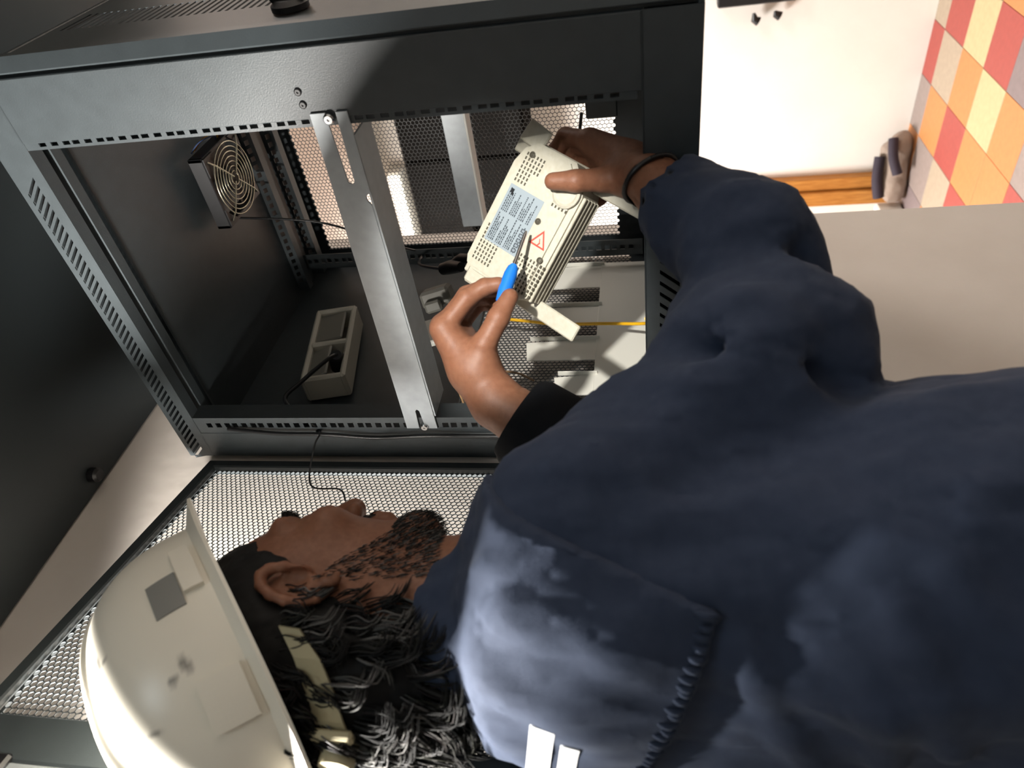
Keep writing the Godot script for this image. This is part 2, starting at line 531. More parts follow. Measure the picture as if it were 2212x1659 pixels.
func make_materials() -> void:
	var m := mat("glow", Color(1, 1, 1), 0.5)
	m.emission_enabled = true; m.emission = Color(1.0, 0.97, 0.92); m.emission_energy_multiplier = 2.0
	m = mat("glow_dim", Color(1, 1, 1), 0.5)
	m.emission_enabled = true; m.emission = Color(0.95, 0.98, 1.0); m.emission_energy_multiplier = 0.6
	var fine := normal_tex(0.35, 3, 3.0)
	m = mat("steel", rgb(54, 60, 63), 0.42); grain(m, noise_tex(0.02, 5, Color(0.92, 0.92, 0.92), Color(1, 1, 1)), 3.0, fine, 0.06)
	m = mat("unit_black", rgb(33, 39, 41), 0.5); grain(m, null, 4.0, fine, 0.05)
	m = mat("steel_light", rgb(160, 166, 170), 0.45, 0.1); grain(m, noise_tex(0.03, 9, Color(0.93, 0.93, 0.93), Color(1, 1, 1)), 3.0, fine, 0.06)
	mat("cupboard", rgb(20, 19, 18), 0.9, 0.0, 0.12)
	mat("black_plastic", rgb(18, 18, 20), 0.4)
	mat("dark_gap", rgb(12, 13, 14), 0.7)
	mat("wire", rgb(196, 190, 170), 0.25, 0.9)
	mat("chrome", rgb(205, 205, 205), 0.2, 1.0)
	m = mat("white_paint", rgb(226, 224, 216), 0.45)
	m = mat("bracket_white", rgb(228, 226, 216), 0.5); grain(m, null, 4.0, fine, 0.05)
	m = mat("box_grey", rgb(186, 182, 170), 0.5); grain(m, null, 5.0, fine, 0.15)
	mat("box_flap", rgb(120, 118, 111), 0.5)
	m = mat("case_cream", rgb(192, 189, 176), 0.5); grain(m, noise_tex(0.03, 21, Color(0.9, 0.88, 0.84), Color(1, 1, 1), 512, 5), 9.0, fine, 0.15)
	mat("vent_dark", rgb(70, 66, 54), 0.8)
	m = mat("wall_grey", rgb(205, 197, 189), 0.75); grain(m, noise_tex(0.012, 31, Color(0.97, 0.965, 0.96), Color(1, 1, 1), 512, 5), 0.8, normal_tex(0.05, 12, 4.0), 0.03)
	m = mat("wall_white", rgb(238, 235, 228), 0.8); grain(m, noise_tex(0.01, 33, Color(0.97, 0.97, 0.97), Color(1, 1, 1)), 0.5)
	m = mat("ceiling_warm", rgb(222, 205, 192), 0.85)
	m = mat("wood", rgb(196, 138, 66), 0.45); grain(m, noise_tex(0.02, 41, Color(0.8, 0.72, 0.6), Color(1, 1, 1)), 1.5)
	m.uv1_scale = Vector3(9, 0.8, 9)
	mat("yellow", rgb(226, 172, 20), 0.45)
	mat("cable_black", rgb(20, 20, 22), 0.35)
	mat("cable_tan", rgb(150, 118, 84), 0.5)
	m = mat("skin", rgb(136, 94, 72), 0.5, 0.0, 0.4)
	grain(m, noise_tex(0.03, 51, Color(0.86, 0.82, 0.8), Color(1, 1, 1), 512, 5), 8.0, normal_tex(0.2, 53, 3.0), 0.2)
	m.subsurf_scatter_enabled = true; m.subsurf_scatter_strength = 0.1
	var weave := normal_tex(0.3, 61, 6.0)
	m = mat("navy", rgb(46, 55, 73), 0.85, 0.0, 0.3)
	grain(m, noise_tex(0.02, 63, Color(0.86, 0.87, 0.9), Color(1, 1, 1), 512, 5), 6.0, weave, 0.1)
	m.rim_enabled = true; m.rim = 0.25; m.rim_tint = 0.5
	m = mat("navy_knit", rgb(15, 17, 21), 0.9, 0.0, 0.3); grain(m, null, 10.0, weave, 0.6)
	m = mat("trouser", rgb(40, 44, 54), 0.85); grain(m, null, 6.0, weave, 0.4)
	mat("leather", rgb(30, 26, 24), 0.5)
	mat("reflective", rgb(236, 238, 240), 0.35)
	m = mat("hair", Color(1, 1, 1), 0.6, 0.0, 0.25); m.vertex_color_use_as_albedo = true
	m = mat("hat_white", Color(1, 1, 1), 0.32); m.vertex_color_use_as_albedo = true
	mat("hat_inner", rgb(176, 166, 134), 0.5)
	mat("sticker", rgb(128, 128, 124), 0.5)
	mat("blue", rgb(28, 110, 205), 0.3)
	m = mat("tag_label", rgb(255, 255, 255), 0.45)
	m = mat("bag", rgb(150, 134, 122), 0.85); grain(m, null, 5.0, weave, 0.6)

# ------------------------------------------------------------------ room
func build_room() -> void:
	var b := MB.new()
	b.span(-3.5, 2.8, -0.1, -0.004, -3.0, 3.3, 0.0)
	var fl := struct("floor", b, mat("grout", rgb(120, 112, 106), 0.7))
	var cols := {"o": rgb(190, 126, 74), "r": rgb(160, 72, 64), "g": rgb(142, 128, 122), "b": rgb(166, 150, 130), "c": rgb(188, 170, 128), "m": rgb(126, 112, 112)}
	var tm := {}
	for k in cols:
		var m := mat("tile_" + k, cols[k], 0.55)
		grain(m, noise_tex(0.03, 70, Color(0.93, 0.93, 0.93), Color(1, 1, 1)), 2.0)
		tm[k] = m
	# rows from the white wall towards the viewer, columns from right to left
	var plan := ["ogbrgogmro", "rorbogmbor", "ggcorbomcg", "oorcormgro", "bomoogobrm", "mobgromoco", "gromcbogmr", "obgmorgcbo"]
	var s := 0.232
	for r in 8:
		for q in 10:
			var x1 := -0.41 + s * 2 - q * s
			var z0 := -2.96 + r * s
			var zz := maxf(z0, -2.87)
			b = MB.new()
			b.span(x1 - s + 0.001, x1 - 0.001, -0.004, 0.0, zz, z0 + s - 0.002, 0.0008)
			part("floor_tile", b, tm[plan[r][q]], fl)
	b = MB.new(); b.span(-3.5, 2.8, 2.7, 2.85, -3.0, 3.3, 0.0); struct("ceiling", b, mats.ceiling_warm)
	b = MB.new(); b.span(-3.5, 2.8, 0.0, 2.7, -3.02, -2.87, 0.0); struct("wall_back", b, mats.wall_white)
	b = MB.new(); b.span(-3.65, -3.5, 0.0, 2.7, -3.0, 3.3, 0.0); struct("wall_left", b, mats.wall_white)
	b = MB.new(); b.span(2.8, 2.95, 0.0, 2.7, -3.0, 3.3, 0.0); struct("wall_right", b, mats.wall_white)
	b = MB.new(); b.span(-3.5, 2.8, 0.0, 2.7, 3.3, 3.45, 0.0); struct("wall_front", b, mats.wall_white)
	b = MB.new(); b.span(-0.475, -0.315, 0.0, 2.7, -0.70, 3.3, 0.002); struct("wall_partition", b, mats.wall_grey)

# ------------------------------------------------------------------ cabinet
func u_holes(y0: float, units: int) -> Array:
	# three square holes per rack unit of 44.45 mm, measured upwards from y0
	var out := []
	for k in units:
		for c in [6.35, 22.225, 38.1]:
			var m: float = y0 + k * 0.04445 + c * 0.001
			out.append([m - 0.0046, m + 0.0046])
	return out

func build_cabinet() -> void:
	var t := thing("network_cabinet", "dark grey steel network cabinet with its mesh front door standing open", "cabinet", Vector3(0, 1.195, -0.28))
	var b := MB.new()
	# right front frame with its groove and corner post
	b.span(0.2322, 0.3045, 1.252, 1.958, -0.03, 0.0, 0.001)
	b.span(0.3045, 0.3085, 1.2, 2.0, -0.03, -0.008, 0.0)
	b.prism(Vector3(0, 1.196, 0), Vector3.RIGHT, Vector3.BACK, PackedVector2Array([Vector2(0.3085, -0.002), Vector2(0.3105, 0.0), Vector2(0.325, -0.008), Vector2(0.325, -0.02), Vector2(0.3085, -0.02)]), -0.804)
	part("front_frame", b, mats.steel, t)
	b = MB.new()
	b.span(-0.304, -0.2495, 1.252, 1.958, -0.03, 0.0, 0.001)
	part("front_frame", b, mats.steel, t)
	# top and bottom rails with slanted vent slots
	b = MB.new()
	var cuts := []
	for k in 46:
		var x := 0.193 - k * 0.01055 + 0.304
		cuts.append([x - 0.0055, x])
	cuts.reverse()
	b.slotted(Vector3(-0.304, 1.958, -0.0015), Vector3.RIGHT, Vector3.UP, 0.609, 0.042, 0.0015, cuts, 0.013, 0.034, -0.0215)
	b.span(-0.304, 0.305, 1.956, 1.9585, -0.02, 0.0, 0.0)
	part("top_rail", b, mats.steel, t)
	b = MB.new(); b.span(-0.245, 0.225, 1.957, 1.9685, -0.034, -0.03, 0.001); b.span(-0.245, 0.225, 1.955, 1.9575, -0.046, -0.03, 0.0); part("top_lip", b, mats.steel, t)
	b = MB.new()
	cuts = []
	for k in 30:
		var x := 0.13 - k * 0.0155 + 0.304
		cuts.append([x - 0.006, x])
	cuts.reverse()
	b.slotted(Vector3(-0.304, 1.196, -0.0015), Vector3.RIGHT, Vector3.UP, 0.609, 0.056, 0.0015, cuts, 0.016, 0.039, 0.019)
	b.span(-0.304, 0.3045, 1.2505, 1.2525, -0.02, 0.0, 0.0)
	part("bottom_rail", b, mats.steel, t)
	# shell
	b = MB.new(); b.span(-0.304, 0.3085, 1.992, 2.0, -0.57, -0.0016, 0.001); b.span(-0.3, 0.3, 1.958, 1.962, -0.57, -0.06, 0.0); part("roof", b, mats.steel, t)
	b = MB.new(); b.span(-0.304, 0.3085, 1.196, 1.202, -0.57, -0.002, 0.001); b.span(-0.3, 0.3, 1.246, 1.25, -0.57, -0.02, 0.0); b.span(-0.3, 0.3, 1.202, 1.246, -0.57, -0.565, 0.0); b.span(-0.304, -0.3, 1.202, 1.25, -0.57, -0.02, 0.0); part("floor_panel", b, mats.steel, t)
	# left side: solid above, honeycomb below
	b = MB.new()
	b.span(-0.304, -0.298, 1.56, 1.958, -0.57, -0.03, 0.0)
	part("side_panel", b, mats.steel, t)
	b = MB.new(); b.span(-0.304, -0.298, 1.25, 1.28, -0.57, -0.03, 0.0); part("side_sill", b, mats.steel, t)
	b = MB.new()
	b.honeycomb(Vector3(-0.299, 1.284, -0.565), Vector3.BACK, Vector3.UP, 77, 34, 0.008, 0.0039, 0.0012)
	part("side_mesh", b, mats.steel, t)
	# right side panel with a row of vent slots
	b = MB.new()
	cuts = []
	for k in 66:
		var y := 0.092 + k * 0.0105
		cuts.append([y, y + 0.0048])
	b.slotted(Vector3(0.3075, 1.198, -0.03), Vector3.UP, Vector3.FORWARD, 0.802, 0.54, 0.002, cuts, 0.14, 0.21, 0.0)
	part("side_panel", b, mats.steel, t)
	b = MB.new()
	b.lathe(Vector3(0.3095, 1.645, -0.135), Basis(Vector3.UP, Vector3.RIGHT, Vector3.BACK), [Vector2(0.022, 0), Vector2(0.022, 0.006), Vector2(0.016, 0.011), Vector2(0.0, 0.011)], 24)
	b.box(Vector3(0.324, 1.645, -0.135), Vector3(0.012, 0.042, 0.012), 0.002)
	part("latch", b, mats.black_plastic, t)
	# back: honeycomb in a frame
	b = MB.new()
	b.span(-0.304, 0.3085, 1.93, 1.962, -0.57, -0.564, 0.0)
	b.span(-0.304, 0.3085, 1.25, 1.302, -0.57, -0.564, 0.0)
	b.span(-0.304, -0.262, 1.302, 1.93, -0.57, -0.564, 0.0)
	b.span(0.262, 0.3085, 1.302, 1.93, -0.57, -0.564, 0.0)
	part("back_frame", b, mats.steel, t)
	b = MB.new()
	b.honeycomb(Vector3(-0.258, 1.306, -0.566), Vector3.RIGHT, Vector3.UP, 75, 78, 0.008, 0.0041, 0.0012)
	part("back_mesh", b, mats.steel, t)
	# four mounting rails with square holes
	for s in [1.0, -1.0]:
		for z in [-0.0006, -0.47]:
			b = MB.new()
			var x0 := 0.2245 if s > 0 else -0.25
			var y0 := 1.257
			b.slotted(Vector3(x0 + 0.033, y0, z - 0.002), Vector3.UP, Vector3.LEFT, 0.70, 0.033, 0.002, u_holes(0.0155, 15), 0.0202 if s > 0 else 0.0112, 0.0296 if s > 0 else 0.0206)
			if z > -0.1:
				b.span(x0 + (0.0 if s > 0 else 0.031), x0 + (0.002 if s > 0 else 0.033), y0, y0 + 0.7, z - 0.03, z - 0.002, 0.0)
			part("mounting_rail", b, mats.steel, t)
	# cross members under the roof at the back
	for q in [[-0.5, 1.925], [-0.44, 1.935]]:
		b = MB.new()
		cuts = []
		for k in 34:
			cuts.append([0.02 + k * 0.0155, 0.029 + k * 0.0155])
		b.slotted(Vector3(-0.28, q[1], q[0]), Vector3.RIGHT, Vector3.UP, 0.56, 0.026, 0.0015, cuts, 0.008, 0.017, -0.003)
		b.span(-0.28, 0.28, q[1], q[1] + 0.002, q[0] - 0.018, q[0], 0.0)
		part("cross_member", b, mats.steel, t)
	# frame screws
	for p in [Vector3(0.262, 1.603, 0.0), Vector3(0.2485, 1.602, 0.0)]:
		b = MB.new()
		b.lathe(p, Basis(Vector3.RIGHT, Vector3.BACK, Vector3.UP), [Vector2(0.0042, -0.001), Vector2(0.0042, 0.0012), Vector2(0.003, 0.002), Vector2(0.0012, 0.002), Vector2(0.001, 0.0008), Vector2(0.0, 0.0008)], 14)
		part("screw", b, mats.black_plastic, t)
	# open front door, hinged on the left
	var hg := Vector3(-0.312, 0, 0.012)
	var a := deg_to_rad(75.5)
	var du := Vector3(cos(a), 0, sin(a))
	var dn := Vector3(sin(a), 0, -cos(a))
	var bs := Basis(du, Vector3.UP, -dn)
	b = MB.new()
	var W := 0.525
	b.box(hg + du * 0.009 + Vector3(0, 1.58, 0), Vector3(0.018, 0.76, 0.018), 0.002, bs)
	b.box(hg + du * (W - 0.025) + Vector3(0, 1.58, 0), Vector3(0.05, 0.76, 0.018), 0.002, bs)
	b.box(hg + du * (W * 0.5) + Vector3(0, 1.951, 0), Vector3(W, 0.018, 0.018), 0.002, bs)
	b.box(hg + du * (W * 0.5) + Vector3(0, 1.212, 0), Vector3(W, 0.024, 0.018), 0.002, bs)
	var door := part("door", b, mats.steel, t)
	b = MB.new()
	b.honeycomb(hg + du * 0.0225 + Vector3(0, 1.2285, 0), du, Vector3.UP, 66, 89, 0.008, 0.0040, 0.0012)
	part("door_mesh", b, mats.steel, door)
	b = MB.new()
	b.box(hg + du * (W + 0.006) + Vector3(0, 1.58, 0) + dn * 0.002, Vector3(0.012, 0.75, 0.012), 0.002, bs)
	part("edge_trim", b, mats.steel_light, door)
	b = MB.new()
	b.box(hg + du * (W + 0.004) + Vector3(0, 1.885, 0) + dn * 0.008, Vector3(0.02, 0.03, 0.012), 0.003, bs)
	part("catch", b, mats.black_plastic, door)
	for y in [1.3, 1.86]:
		b = MB.new(); b.tube([hg + Vector3(-0.001, y - 0.03, 0), hg + Vector3(-0.001, y + 0.03, 0)], [0.006], 12); part("hinge", b, mats.black_plastic, door)

func build_interior() -> void:
	# front crossbar with open slots at its ends
	var t := thing("rack_bar", "pale grey slotted rack bar screwed across the cabinet front", "rack bar", Vector3(0, 1.575, 0.004))
	var b := MB.new()
	var prof := PackedVector2Array([Vector2(-0.236, 1.558), Vector2(0.13, 1.558), Vector2(0.136, 1.562), Vector2(0.142, 1.562), Vector2(0.146, 1.5555), Vector2(0.239, 1.5555), Vector2(0.239, 1.568), Vector2(0.16, 1.570), Vector2(0.157, 1.574), Vector2(0.16, 1.578), Vector2(0.239, 1.580), Vector2(0.239, 1.597), Vector2(-0.236, 1.605), Vector2(-0.236, 1.586), Vector2(-0.2, 1.584), Vector2(-0.197, 1.581), Vector2(-0.2, 1.578), Vector2(-0.236, 1.576)])
	b.prism(Vector3(0, 0, 0.0005), Vector3.RIGHT, Vector3.UP, prof, 0.0025)
	part("face_plate", b, mats.steel_light, t)
	b = MB.new(); b.span(-0.212, 0.212, 1.5555, 1.558, -0.055, 0.0015, 0.0); part("flange", b, mats.steel_light, t)
	for x in [0.2325, -0.2325]:
		b = MB.new()
		b.lathe(Vector3(x, 1.577, 0.003), Basis(Vector3.RIGHT, Vector3.BACK, Vector3.UP), [Vector2(0.0062, -0.002), Vector2(0.0062, 0.002), Vector2(0.0045, 0.0036), Vector2(0.0015, 0.0036), Vector2(0.001, 0.002), Vector2(0.0, 0.002)], 16)
		part("screw", b, mats.chrome, t)
	# rear crossbar
	t = thing("rear_bar", "blue-grey flat bar across the mesh back behind the held unit", "rack bar", Vector3(0, 1.56, -0.45))
	b = MB.new(); b.span(-0.16, 0.29, 1.545, 1.588, -0.452, -0.449, 0.001); part("face_plate", b, mats.steel_light, t)
	b = MB.new(); b.span(-0.16, 0.29, 1.541, 1.545, -0.46, -0.43, 0.0008); part("lip", b, mats.white_paint, t, "pale lower lip")
	# small plate at the bottom of the back
	b = MB.new(); b.span(-0.01, 0.24, 1.297, 1.352, -0.545, -0.535, 0.002)
	solo("back_plate", b, mats.steel, "dark blue-grey plate low in front of the back mesh by the holding hand", "plate")
	# cooling fan in the roof
	var fc := Vector3(0.032, 1.944, -0.312)
	t = thing("cooling_fan", "round cooling fan with a wire guard in the cabinet roof", "fan", fc)
	b = MB.new()
	for s in [[-0.057, 0.0, 0.006, 0.12], [0.057, 0.0, 0.006, 0.12], [0.0, -0.057, 0.12, 0.006], [0.0, 0.057, 0.12, 0.006]]:
		b.box(fc + Vector3(s[0], -0.012, s[1]), Vector3(s[2], 0.024, s[3]), 0.001)
	for s in [[-1, -1], [1, -1], [1, 1], [-1, 1]]:
		b.prism(fc + Vector3(0, -0.026, 0), Vector3.RIGHT, Vector3.BACK, PackedVector2Array([Vector2(s[0] * 0.058, s[1] * 0.058), Vector2(s[0] * 0.058, s[1] * 0.028), Vector2(s[0] * 0.044, s[1] * 0.044), Vector2(s[0] * 0.028, s[1] * 0.058)]), -0.004)
	part("housing", b, mats.black_plastic, t)
	b = MB.new(); b.lathe(fc + Vector3(0, -0.022, 0), Basis(Vector3.RIGHT, Vector3.DOWN, Vector3.BACK), [Vector2(0.02, -0.014), Vector2(0.02, 0.002), Vector2(0.016, 0.004), Vector2(0.0, 0.004)], 24); part("hub", b, mats.black_plastic, t)
	for k in 7:
		var a := TAU * k / 7.0
		var e := Vector3(cos(a), 0, sin(a)); var f := Vector3(-sin(a), 0, cos(a))
		b = MB.new()
		b.quad(fc + e * 0.019 + f * -0.008 + Vector3(0, -0.02, 0), fc + e * 0.052 + f * -0.018 + Vector3(0, -0.019, 0), fc + e * 0.05 + f * 0.02 + Vector3(0, -0.008, 0), fc + e * 0.019 + f * 0.008 + Vector3(0, -0.008, 0), Vector3.DOWN)
		part("blade", b, mats.black_plastic, t)
	b = MB.new()
	for k in 7:
		var r := 0.011 + k * 0.0078
		var ring := []
		for j in 41:
			ring.append(fc + Vector3(cos(TAU * j / 40) * r, -0.029, sin(TAU * j / 40) * r))
		b.tube(ring, [0.0011], 6, false)
	for k in 4:
		var a := TAU * (k + 0.5) / 4.0
		b.tube([fc + Vector3(cos(a) * 0.006, -0.031, sin(a) * 0.006), fc + Vector3(cos(a) * 0.056, -0.031, sin(a) * 0.056), fc + Vector3(cos(a) * 0.072, -0.027, sin(a) * 0.072)], [0.0013], 6)
	part("wire_guard", b, mats.wire, t, "bare metal wire finger guard")
	for k in 3:
		var q := fc + Vector3(0.058, -0.012, -0.03 + k * 0.006)
		b = MB.new(); b.tube(spline([q, q + Vector3(0.012, -0.006, 0.012), q + Vector3(0.014, 0.004, 0.04), q + Vector3(0.005, 0.012, 0.06)]), [0.0013], 6)
		part("lead", b, [mat("lead_red", rgb(150, 40, 34), 0.5), mats.yellow, mat("lead_blue", rgb(60, 76, 110), 0.5)][k], t)
	# surface socket box on the side wall
	var c := Vector3(-0.268, 1.808, -0.222)
	t = thing("socket_box", "grey two-gang surface socket box high on the cabinet side wall", "socket box", c)
	var bs := Basis(Vector3.RIGHT, deg_to_rad(11.0))   # long side along z
	b = MB.new()
	var L := 0.205
	var H := 0.078
	for s in [-1.0, 1.0]:
		b.box(c + bs * Vector3(0, s * (H * 0.5 - 0.005), 0), Vector3(0.05, 0.01, L), 0.004, bs)
		b.box(c + bs * Vector3(0, 0, s * (L * 0.5 - 0.006)), Vector3(0.05, H - 0.008, 0.012), 0.004, bs)
	b.box(c + bs * Vector3(-0.02, 0, 0), Vector3(0.01, H - 0.01, L - 0.01), 0.001, bs)
	b.box(c + bs * Vector3(0.012, 0, 0.004), Vector3(0.026, H - 0.012, 0.012), 0.003, bs)
	part("housing", b, mats.box_grey, t)
	b = MB.new(); b.box(c + bs * Vector3(0.016, 0.006, -0.05), Vector3(0.006, H - 0.026, 0.08), 0.003, bs * Basis(Vector3.BACK, 0.12)); part("flap", b, mats.box_flap, t, "closed grey flap")
	b = MB.new(); b.box(c + bs * Vector3(0.018, 0.012, 0.055), Vector3(0.006, H - 0.036, 0.078), 0.003, bs * Basis(Vector3.BACK, 0.35)); part("flap", b, mats.box_flap, t, "grey flap lifted off its socket")
	b = MB.new(); b.lathe(c + bs * Vector3(-0.014, -0.012, 0.05), Basis(Vector3.UP, Vector3.RIGHT, Vector3.BACK), [Vector2(0.026, 0.0), Vector2(0.026, 0.018), Vector2(0.021, 0.018), Vector2(0.019, 0.004), Vector2(0.0, 0.004)], 24); part("socket", b, mats.box_grey, t)
	# plug with its lead
	var pl := c + bs * Vector3(0.012, -0.018, 0.05)
	t = thing("power_plug", "black angled plug pushed into the grey socket box", "plug", pl)
	b = MB.new(); b.tube([pl + Vector3(-0.012, 0, 0), pl + Vector3(0.012, -0.001, 0), pl + Vector3(0.022, -0.006, 0.006)], [0.015, 0.014, 0.009], 14); part("body", b, mats.cable_black, t)
	b = MB.new(); b.tube(spline([pl + Vector3(0.022, -0.006, 0.006), pl + Vector3(0.034, -0.004, 0.03), pl + Vector3(0.03, 0.028, 0.085), Vector3(-0.232, 1.826, -0.06), Vector3(-0.245, 1.795, -0.03), Vector3(-0.25, 1.765, -0.012), Vector3(-0.243, 1.745, 0.008)]), [0.0035], 8); part("lead", b, mats.cable_black, t)
	# comb-shaped cable bracket
	t = thing("cable_comb", "white comb-shaped cable bracket standing on the cabinet floor", "bracket", Vector3(-0.27, 1.25, -0.27))
	b = MB.new(); b.span(-0.272, -0.269, 1.25, 1.336, -0.475, -0.06, 0.001); part("base_plate", b, mats.bracket_white, t)
	for f in [[-0.47, -0.395, 1.445], [-0.34, -0.288, 1.458], [-0.243, -0.188, 1.456], [-0.152, -0.104, 1.4]]:
		b = MB.new()
		b.prism(Vector3(-0.2705, 0, 0), Vector3.BACK, Vector3.UP, PackedVector2Array([Vector2(f[0], 1.33), Vector2(f[1], 1.33), Vector2(f[1], f[2] - 0.006), Vector2(f[0] + 0.008, f[2])]), 0.002)
		b.span(-0.272, -0.263, 1.33, f[2] - 0.006, f[0], f[0] + 0.002, 0.0005)
		part("finger", b, mats.bracket_white, t)
	# loose things and cables
	cable("yellow_cable", [Vector3(-0.24, 1.52, -0.27), Vector3(-0.238, 1.46, -0.256), Vector3(-0.235, 1.40, -0.24), Vector3(-0.225, 1.32, -0.225), Vector3(-0.2, 1.254, -0.19), Vector3(-0.16, 1.252, -0.15)], 0.0028, mats.yellow, "thin yellow cable running over the white comb bracket")
	cable("black_cable", [Vector3(-0.236, 1.9, 0.004), Vector3(-0.243, 1.82, 0.007), Vector3(-0.244, 1.74, 0.008), Vector3(-0.252, 1.66, 0.007), Vector3(-0.247, 1.58, 0.008), Vector3(-0.25, 1.5, 0.006), Vector3(-0.252, 1.4, 0.006)], 0.0032, mats.cable_black, "glossy black cable tied along the left mounting rail")
	cable("black_cable", [Vector3(-0.243, 1.745, 0.01), Vector3(-0.25, 1.75, 0.03), Vector3(-0.29, 1.755, 0.07), Vector3(-0.262, 1.69, 0.1), Vector3(-0.236, 1.66, 0.14)], 0.0014, mats.cable_black, "thin black lead looping out from the rail across the open door mesh")
	cable("black_cable", [Vector3(-0.05, 1.958, -0.33), Vector3(-0.076, 1.81, -0.343), Vector3(-0.16, 1.72, -0.4), Vector3(-0.24, 1.7, -0.5)], 0.002, mats.cable_black, "thin dark cable hanging from the roof fan into the back corner")
	cable("tan_wire", [Vector3(-0.2, 1.56, -0.1), Vector3(-0.215, 1.53, -0.05), Vector3(-0.228, 1.512, -0.01)], 0.0016, mats.cable_tan, "short tan wire end behind the wrist of the working hand", "wire")
	cable("white_wire", [Vector3(-0.255, 1.93, -0.05), Vector3(-0.24, 1.905, -0.02), Vector3(-0.235, 1.88, -0.006)], 0.0016, mats.white_paint, "pale wire end near the top of the left rail", "wire")
	cable("pale_wire", [Vector3(-0.26, 1.5, -0.15), Vector3(-0.255, 1.46, -0.14), Vector3(-0.262, 1.43, -0.128)], 0.0018, mats.cable_tan, "pale brown wire crossing the side mesh under the working hand", "wire")
	b = MB.new()
	bs = Basis(Vector3(0.3, 0.8, 0.4).normalized(), 0.5)
	b.box(Vector3(-0.2, 1.612, -0.285), Vector3(0.03, 0.052, 0.05), 0.005, bs)
	b.box(Vector3(-0.2, 1.612, -0.255), Vector3(0.02, 0.03, 0.02), 0.004, bs)
	solo("power_adapter", b, mats.box_flap, "dark grey adapter block hanging between rack bar and working hand", "adapter")
	b = MB.new(); b.box(Vector3(-0.19, 1.59, -0.17), Vector3(0.012, 0.032, 0.06), 0.002, Basis(Vector3.RIGHT, 0.4)); solo("paper_tag", b, mats.white_paint, "small white tag behind the knuckles of the working hand", "tag")
	t = thing("connector_bundle", "glossy black plug cluster hanging left of the held unit", "plug", Vector3(-0.19, 1.6, -0.36))
	b = MB.new()
	b.tube([Vector3(-0.2, 1.62, -0.37), Vector3(-0.19, 1.6, -0.36), Vector3(-0.178, 1.575, -0.34)], [0.011, 0.013, 0.009], 12)
	b.tube([Vector3(-0.2, 1.6, -0.39), Vector3(-0.19, 1.585, -0.385), Vector3(-0.18, 1.56, -0.37)], [0.009, 0.011, 0.008], 12)
	part("plug_body", b, mats.cable_black, t)
	b = MB.new(); b.tube(spline([Vector3(-0.2, 1.62, -0.37), Vector3(-0.22, 1.68, -0.42), Vector3(-0.25, 1.7, -0.5)]), [0.003], 8); part("lead", b, mats.cable_black, t)
	b = MB.new()
	b.tube(spline([Vector3(-0.0, 1.36, -0.545), Vector3(-0.06, 1.365, -0.54), Vector3(-0.1, 1.33, -0.53), Vector3(-0.13, 1.29, -0.52), Vector3(-0.15, 1.27, -0.5)]), [0.003], 8)
	solo("black_cable", b, mats.cable_black, "black cable drooping along the bright mesh behind the holding hand", "cable")

